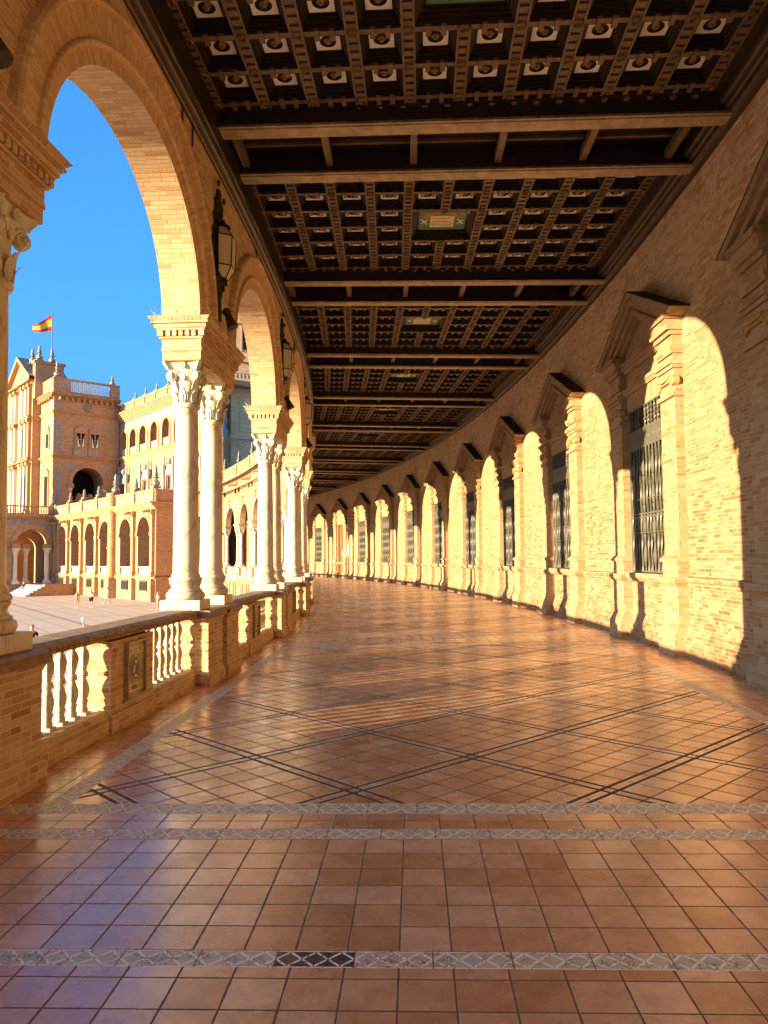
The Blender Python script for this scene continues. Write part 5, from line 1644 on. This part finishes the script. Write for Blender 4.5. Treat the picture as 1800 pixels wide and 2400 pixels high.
def person(x, y, yaw, h, lab, shirt, bottom, hair, stride=.2, arms='down', legs_bare=True, long_hair=False, skirt=False, z=-2.9, raise_arm=False):
    """standing or walking figure facing local +x"""
    k = h / 1.75
    r = empty('person', T(x, y, z) @ RZ(yaw)); tag(r, lab, 'person')
    s = stride
    V = [(0, 0, .95), (0, 0, 1.1), (0, 0, 1.3), (0, 0, 1.44), (.01, 0, 1.53), (.02, 0, 1.62), (.02, 0, 1.72)]
    Rr = [(.15, .11), (.135, .095), (.17, .11), (.10, .08), .055, .088, .07]
    E = [(0, 1), (1, 2), (2, 3), (3, 4), (4, 5), (5, 6)]
    def add(p, rr, par): V.append(p); Rr.append(rr); E.append((par, len(V) - 1)); return len(V) - 1
    feet = []
    for sgn in (1, -1):
        st = s * sgn
        a = add((0, .09 * sgn, .88), .095, 0); b = add((st * .45 + .03, .09 * sgn, .5), .06, a); bb = add((st * .7, .09 * sgn, .33), .058, b)
        c = add((st * .95 - (.05 if st < 0 else 0), .09 * sgn, .09 + (.05 if st < -.1 else 0)), .038, bb); d = add((st * .95 + .13, .10 * sgn, .04), .035, c); feet.append((c, d))
    for sgn in (1, -1):
        a = add((0, .17 * sgn, 1.40), .06, 3)
        if raise_arm and sgn == 1:
            b = add((.03, .22, 1.66), .042, a); c = add((.05, .17, 1.92), .034, b); d = add((.05, .15, 2.04), .042, c)
        elif arms == 'up' and sgn == 1:
            b = add((.1, .23, 1.16), .042, a); c = add((.28, .14, 1.34), .034, b); d = add((.30, .10, 1.42), .036, c)
        else:
            b = add((-s * sgn * .25, .235 * sgn, 1.12), .042, a); c = add((-s * sgn * .55 + .06, .235 * sgn, .88), .033, b); d = add((-s * sgn * .6 + .09, .225 * sgn, .80), .034, c)
    V2 = [tuple(q * k for q in p) for p in V]; R2 = [tuple(q * k for q in rr) if isinstance(rr, tuple) else rr * k for rr in Rr]
    inst('body', skin_mesh('body', V2, E, R2, M_SKIN, 0, 1), r)
    def cloth(name, vs, es, rs, m):
        inst(name, skin_mesh(name, [tuple(q * k for q in p) for p in vs], es, [tuple(q * k for q in a) if isinstance(a, tuple) else a * k for a in rs], m, 0, 1), r)
    sv = [(0, 0, .98), (0, 0, 1.1), (0, 0, 1.3), (0, 0, 1.42)] ; se = [(0, 1), (1, 2), (2, 3)]; sr = [(.165, .125), (.155, .115), (.185, .125), (.12, .095)]
    for sgn in (1, -1):
        if raise_arm and sgn == 1: continue
        i = len(sv); sv += [(0, .17 * sgn, 1.40), (-s * sgn * .12 + (.05 if arms == 'up' and sgn == 1 else 0), .215 * sgn, 1.24)]; se += [(3, i), (i, i + 1)]; sr += [.072, .062]
    cloth('shirt', sv, se, sr, shirt)
    pv = [(0, 0, 1.0), (0, 0, .92)]; pe = [(0, 1)]; pr = [(.165, .125), (.17, .13)]
    for sgn in (1, -1):
        st = s * sgn; i = len(pv)
        pv += [(.0, .095 * sgn, .84), (st * .42 + .03, .095 * sgn, .54)]; pe += [(1, i), (i, i + 1)]; pr += [.115, .088]
    cloth('skirt' if skirt else 'shorts', pv, pe, pr, bottom)
    hv = [(-.02, 0, 1.74), (-.05, 0, 1.66)]; he = [(0, 1)]; hr = [(.095, .085), (.09, .07)]
    if long_hair: hv += [(-.09, 0, 1.5), (-.10, 0, 1.32)]; he += [(1, 2), (2, 3)]; hr += [(.085, .05), (.06, .03)]
    cloth('hair', hv, he, hr, hair)
    for c, d in feet:
        mb = MB(); mb.ball(tuple((V2[c][i] + V2[d][i]) / 2 - (.015 * k if i == 2 else 0) for i in range(3)), .062 * k, 8, 5, sc=(1.9, .8, .7)); mb.build('shoe', M_SHOE, r)
    # face: nose, eyes and mouth
    mb = MB(); mb.ball((.115 * k, 0, 1.635 * k), .016 * k, 6, 4, 0, sc=(1.2, .8, 1.4))
    for q in (-1, 1): mb.ball((.098 * k, .034 * q * k, 1.665 * k), .011 * k, 6, 4, 1); mb.ball((.01 * k, .092 * q * k, 1.64 * k), .024 * k, 6, 4, 0, sc=(.7, .5, 1.2))
    mb.box(.096 * k, .104 * k, -.025 * k, .025 * k, 1.595 * k, 1.602 * k, 2)
    mb.build('face', [M_SKIN, M_BLACK, M_TILER], r)
    return r


M_SHOE = plain('white_shoe', (.6, .58, .54), .6, .3, .1)
C_WHITE = plain('white_cloth', (.72, .71, .70), .85, .2, .08)
C_BLACK = plain('black_cloth', (.025, .025, .03), .85, .2, .2)
C_LBLUE = plain('pale_blue_cloth', (.50, .56, .62), .85, .2, .1)
C_ORANGE = plain('coral_cloth', (.62, .24, .14), .85, .2, .1)
C_BEIGE = plain('patterned_beige_cloth', (.42, .33, .24), .85, .2, .4, 30)
C_GREY = plain('grey_cloth', (.35, .34, .33), .85, .2, .1)
H_BROWN = plain('brown_hair', (.10, .05, .025), .6, .4, .3, 30)
H_FAIR = plain('fair_hair', (.34, .20, .09), .6, .4, .3, 30)
away = rad(118)
person(-32.4, 70.8, away, 1.64, 'woman with long fair hair and coral shorts walking away across the square', C_BEIGE, C_ORANGE, H_FAIR, .16, long_hair=True)
person(-31.5, 71.9, away + .1, 1.80, 'man in white shirt and black shorts walking away across the square', C_WHITE, C_BLACK, H_BROWN, .10)
person(-32.5, 78.1, rad(200), 1.80, 'man in white shirt and pale shorts striding left across the square', C_WHITE, C_LBLUE, H_BROWN, .30)
person(-23.6, 67.9, rad(200), 1.68, 'person in white top and grey shorts standing beside the second column pair', C_WHITE, C_GREY, H_BROWN, .04, arms='up')
person(-53.4, 100.6, rad(-60), 1.80, 'fair haired person in black shirt and black shorts near the palace steps', C_BLACK, C_BLACK, H_FAIR, .1)
# two people close below the balustrade: only a head and a raised arm show over it
person(-14.0, 30.83, rad(-66), 1.72, 'dark haired person below the balustrade raising an arm with a white cup', C_WHITE, C_GREY, H_BROWN, .02, raise_arm=True)
cup = MB(); cup.lathe([(.05, 0), (.075, .12), (.075, .15)], seg=12)
oc = cup.build('white_cup', C_WHITE, None, T(-14.0, 30.83, -2.9) @ RZ(rad(-66)) @ T(.05, .15, 2.02)); tag(oc, 'small white cup held up in a raised hand beyond the balustrade', 'cup')
person(-16.91, 32.65, rad(-70), 1.74, 'person of whom only the dark hair shows beside the left column base', C_BLACK, C_GREY, H_BROWN, .02)


# ------------------------------------------------------------------ light
SAZ, SEL = rad(33.3), rad(5.8)          # direction the light travels, height of the sun
def lights():
    w = bpy.data.worlds.new('World'); S.world = w; w.use_nodes = True
    nt = w.node_tree; bg = nt.nodes['Background']
    sky = nt.nodes.new('ShaderNodeTexSky'); sky.sky_type = 'NISHITA'; sky.sun_disc = False
    sky.sun_elevation = SEL
    to = (-math.cos(SAZ), -math.sin(SAZ))
    sky.sun_rotation = math.atan2(to[0], to[1])
    sky.air_density = 1.3; sky.dust_density = 4.0; sky.ozone_density = 6.5; sky.altitude = 0
    nt.links.new(sky.outputs[0], bg.inputs[0]); bg.inputs[1].default_value = SKYS
    L = bpy.data.lights.new('sun', 'SUN'); L.energy = 2.0; L.angle = rad(.53); L.color = (1.0, .73, .43)
    o = bpy.data.objects.new('sun', L); COL.objects.link(o)
    d = Vector((math.cos(SAZ) * math.cos(SEL), math.sin(SAZ) * math.cos(SEL), -math.sin(SEL)))
    o.rotation_euler = d.to_track_quat('-Z', 'Y').to_euler(); o.location = (-30, -10, 20)


SKYS = .094
lights()

# ------------------------------------------------------------------ camera
def camera():
    f, yaw, pitch, roll = 1778.1, .0454, .0607, -.0087
    fw = Vector((-math.sin(yaw) * math.cos(pitch), math.cos(yaw) * math.cos(pitch), math.sin(pitch)))
    r = Vector((math.cos(yaw), math.sin(yaw), 0)); u = r.cross(fw)
    r2 = math.cos(roll) * r + math.sin(roll) * u; u2 = -math.sin(roll) * r + math.cos(roll) * u
    cam = bpy.data.cameras.new('camera'); cam.sensor_fit = 'VERTICAL'; cam.sensor_height = 36; cam.lens = 36 * f / 2400
    cam.clip_start = .05; cam.clip_end = 4000
    o = bpy.data.objects.new('camera', cam); COL.objects.link(o)
    b = -fw
    o.matrix_world = Matrix(((r2.x, u2.x, b.x, 0), (r2.y, u2.y, b.y, 0), (r2.z, u2.z, b.z, 1.6), (0, 0, 0, 1)))
    S.camera = o


camera()
S.view_settings.view_transform = 'Standard'; S.view_settings.look = 'None'; S.view_settings.exposure = 3.45; S.view_settings.gamma = 1.0
S.view_settings.use_curve_mapping = False
S.render.engine = 'CYCLES'
cy = S.cycles
cy.max_bounces = 9; cy.diffuse_bounces = 7; cy.glossy_bounces = 4; cy.transmission_bounces = 4; cy.use_denoising = True
cy.caustics_reflective = False; cy.caustics_refractive = False; cy.sample_clamp_indirect = 6
try:
    cy.denoiser = 'OPENIMAGEDENOISE'
except Exception:
    pass
S.render.use_persistent_data = False
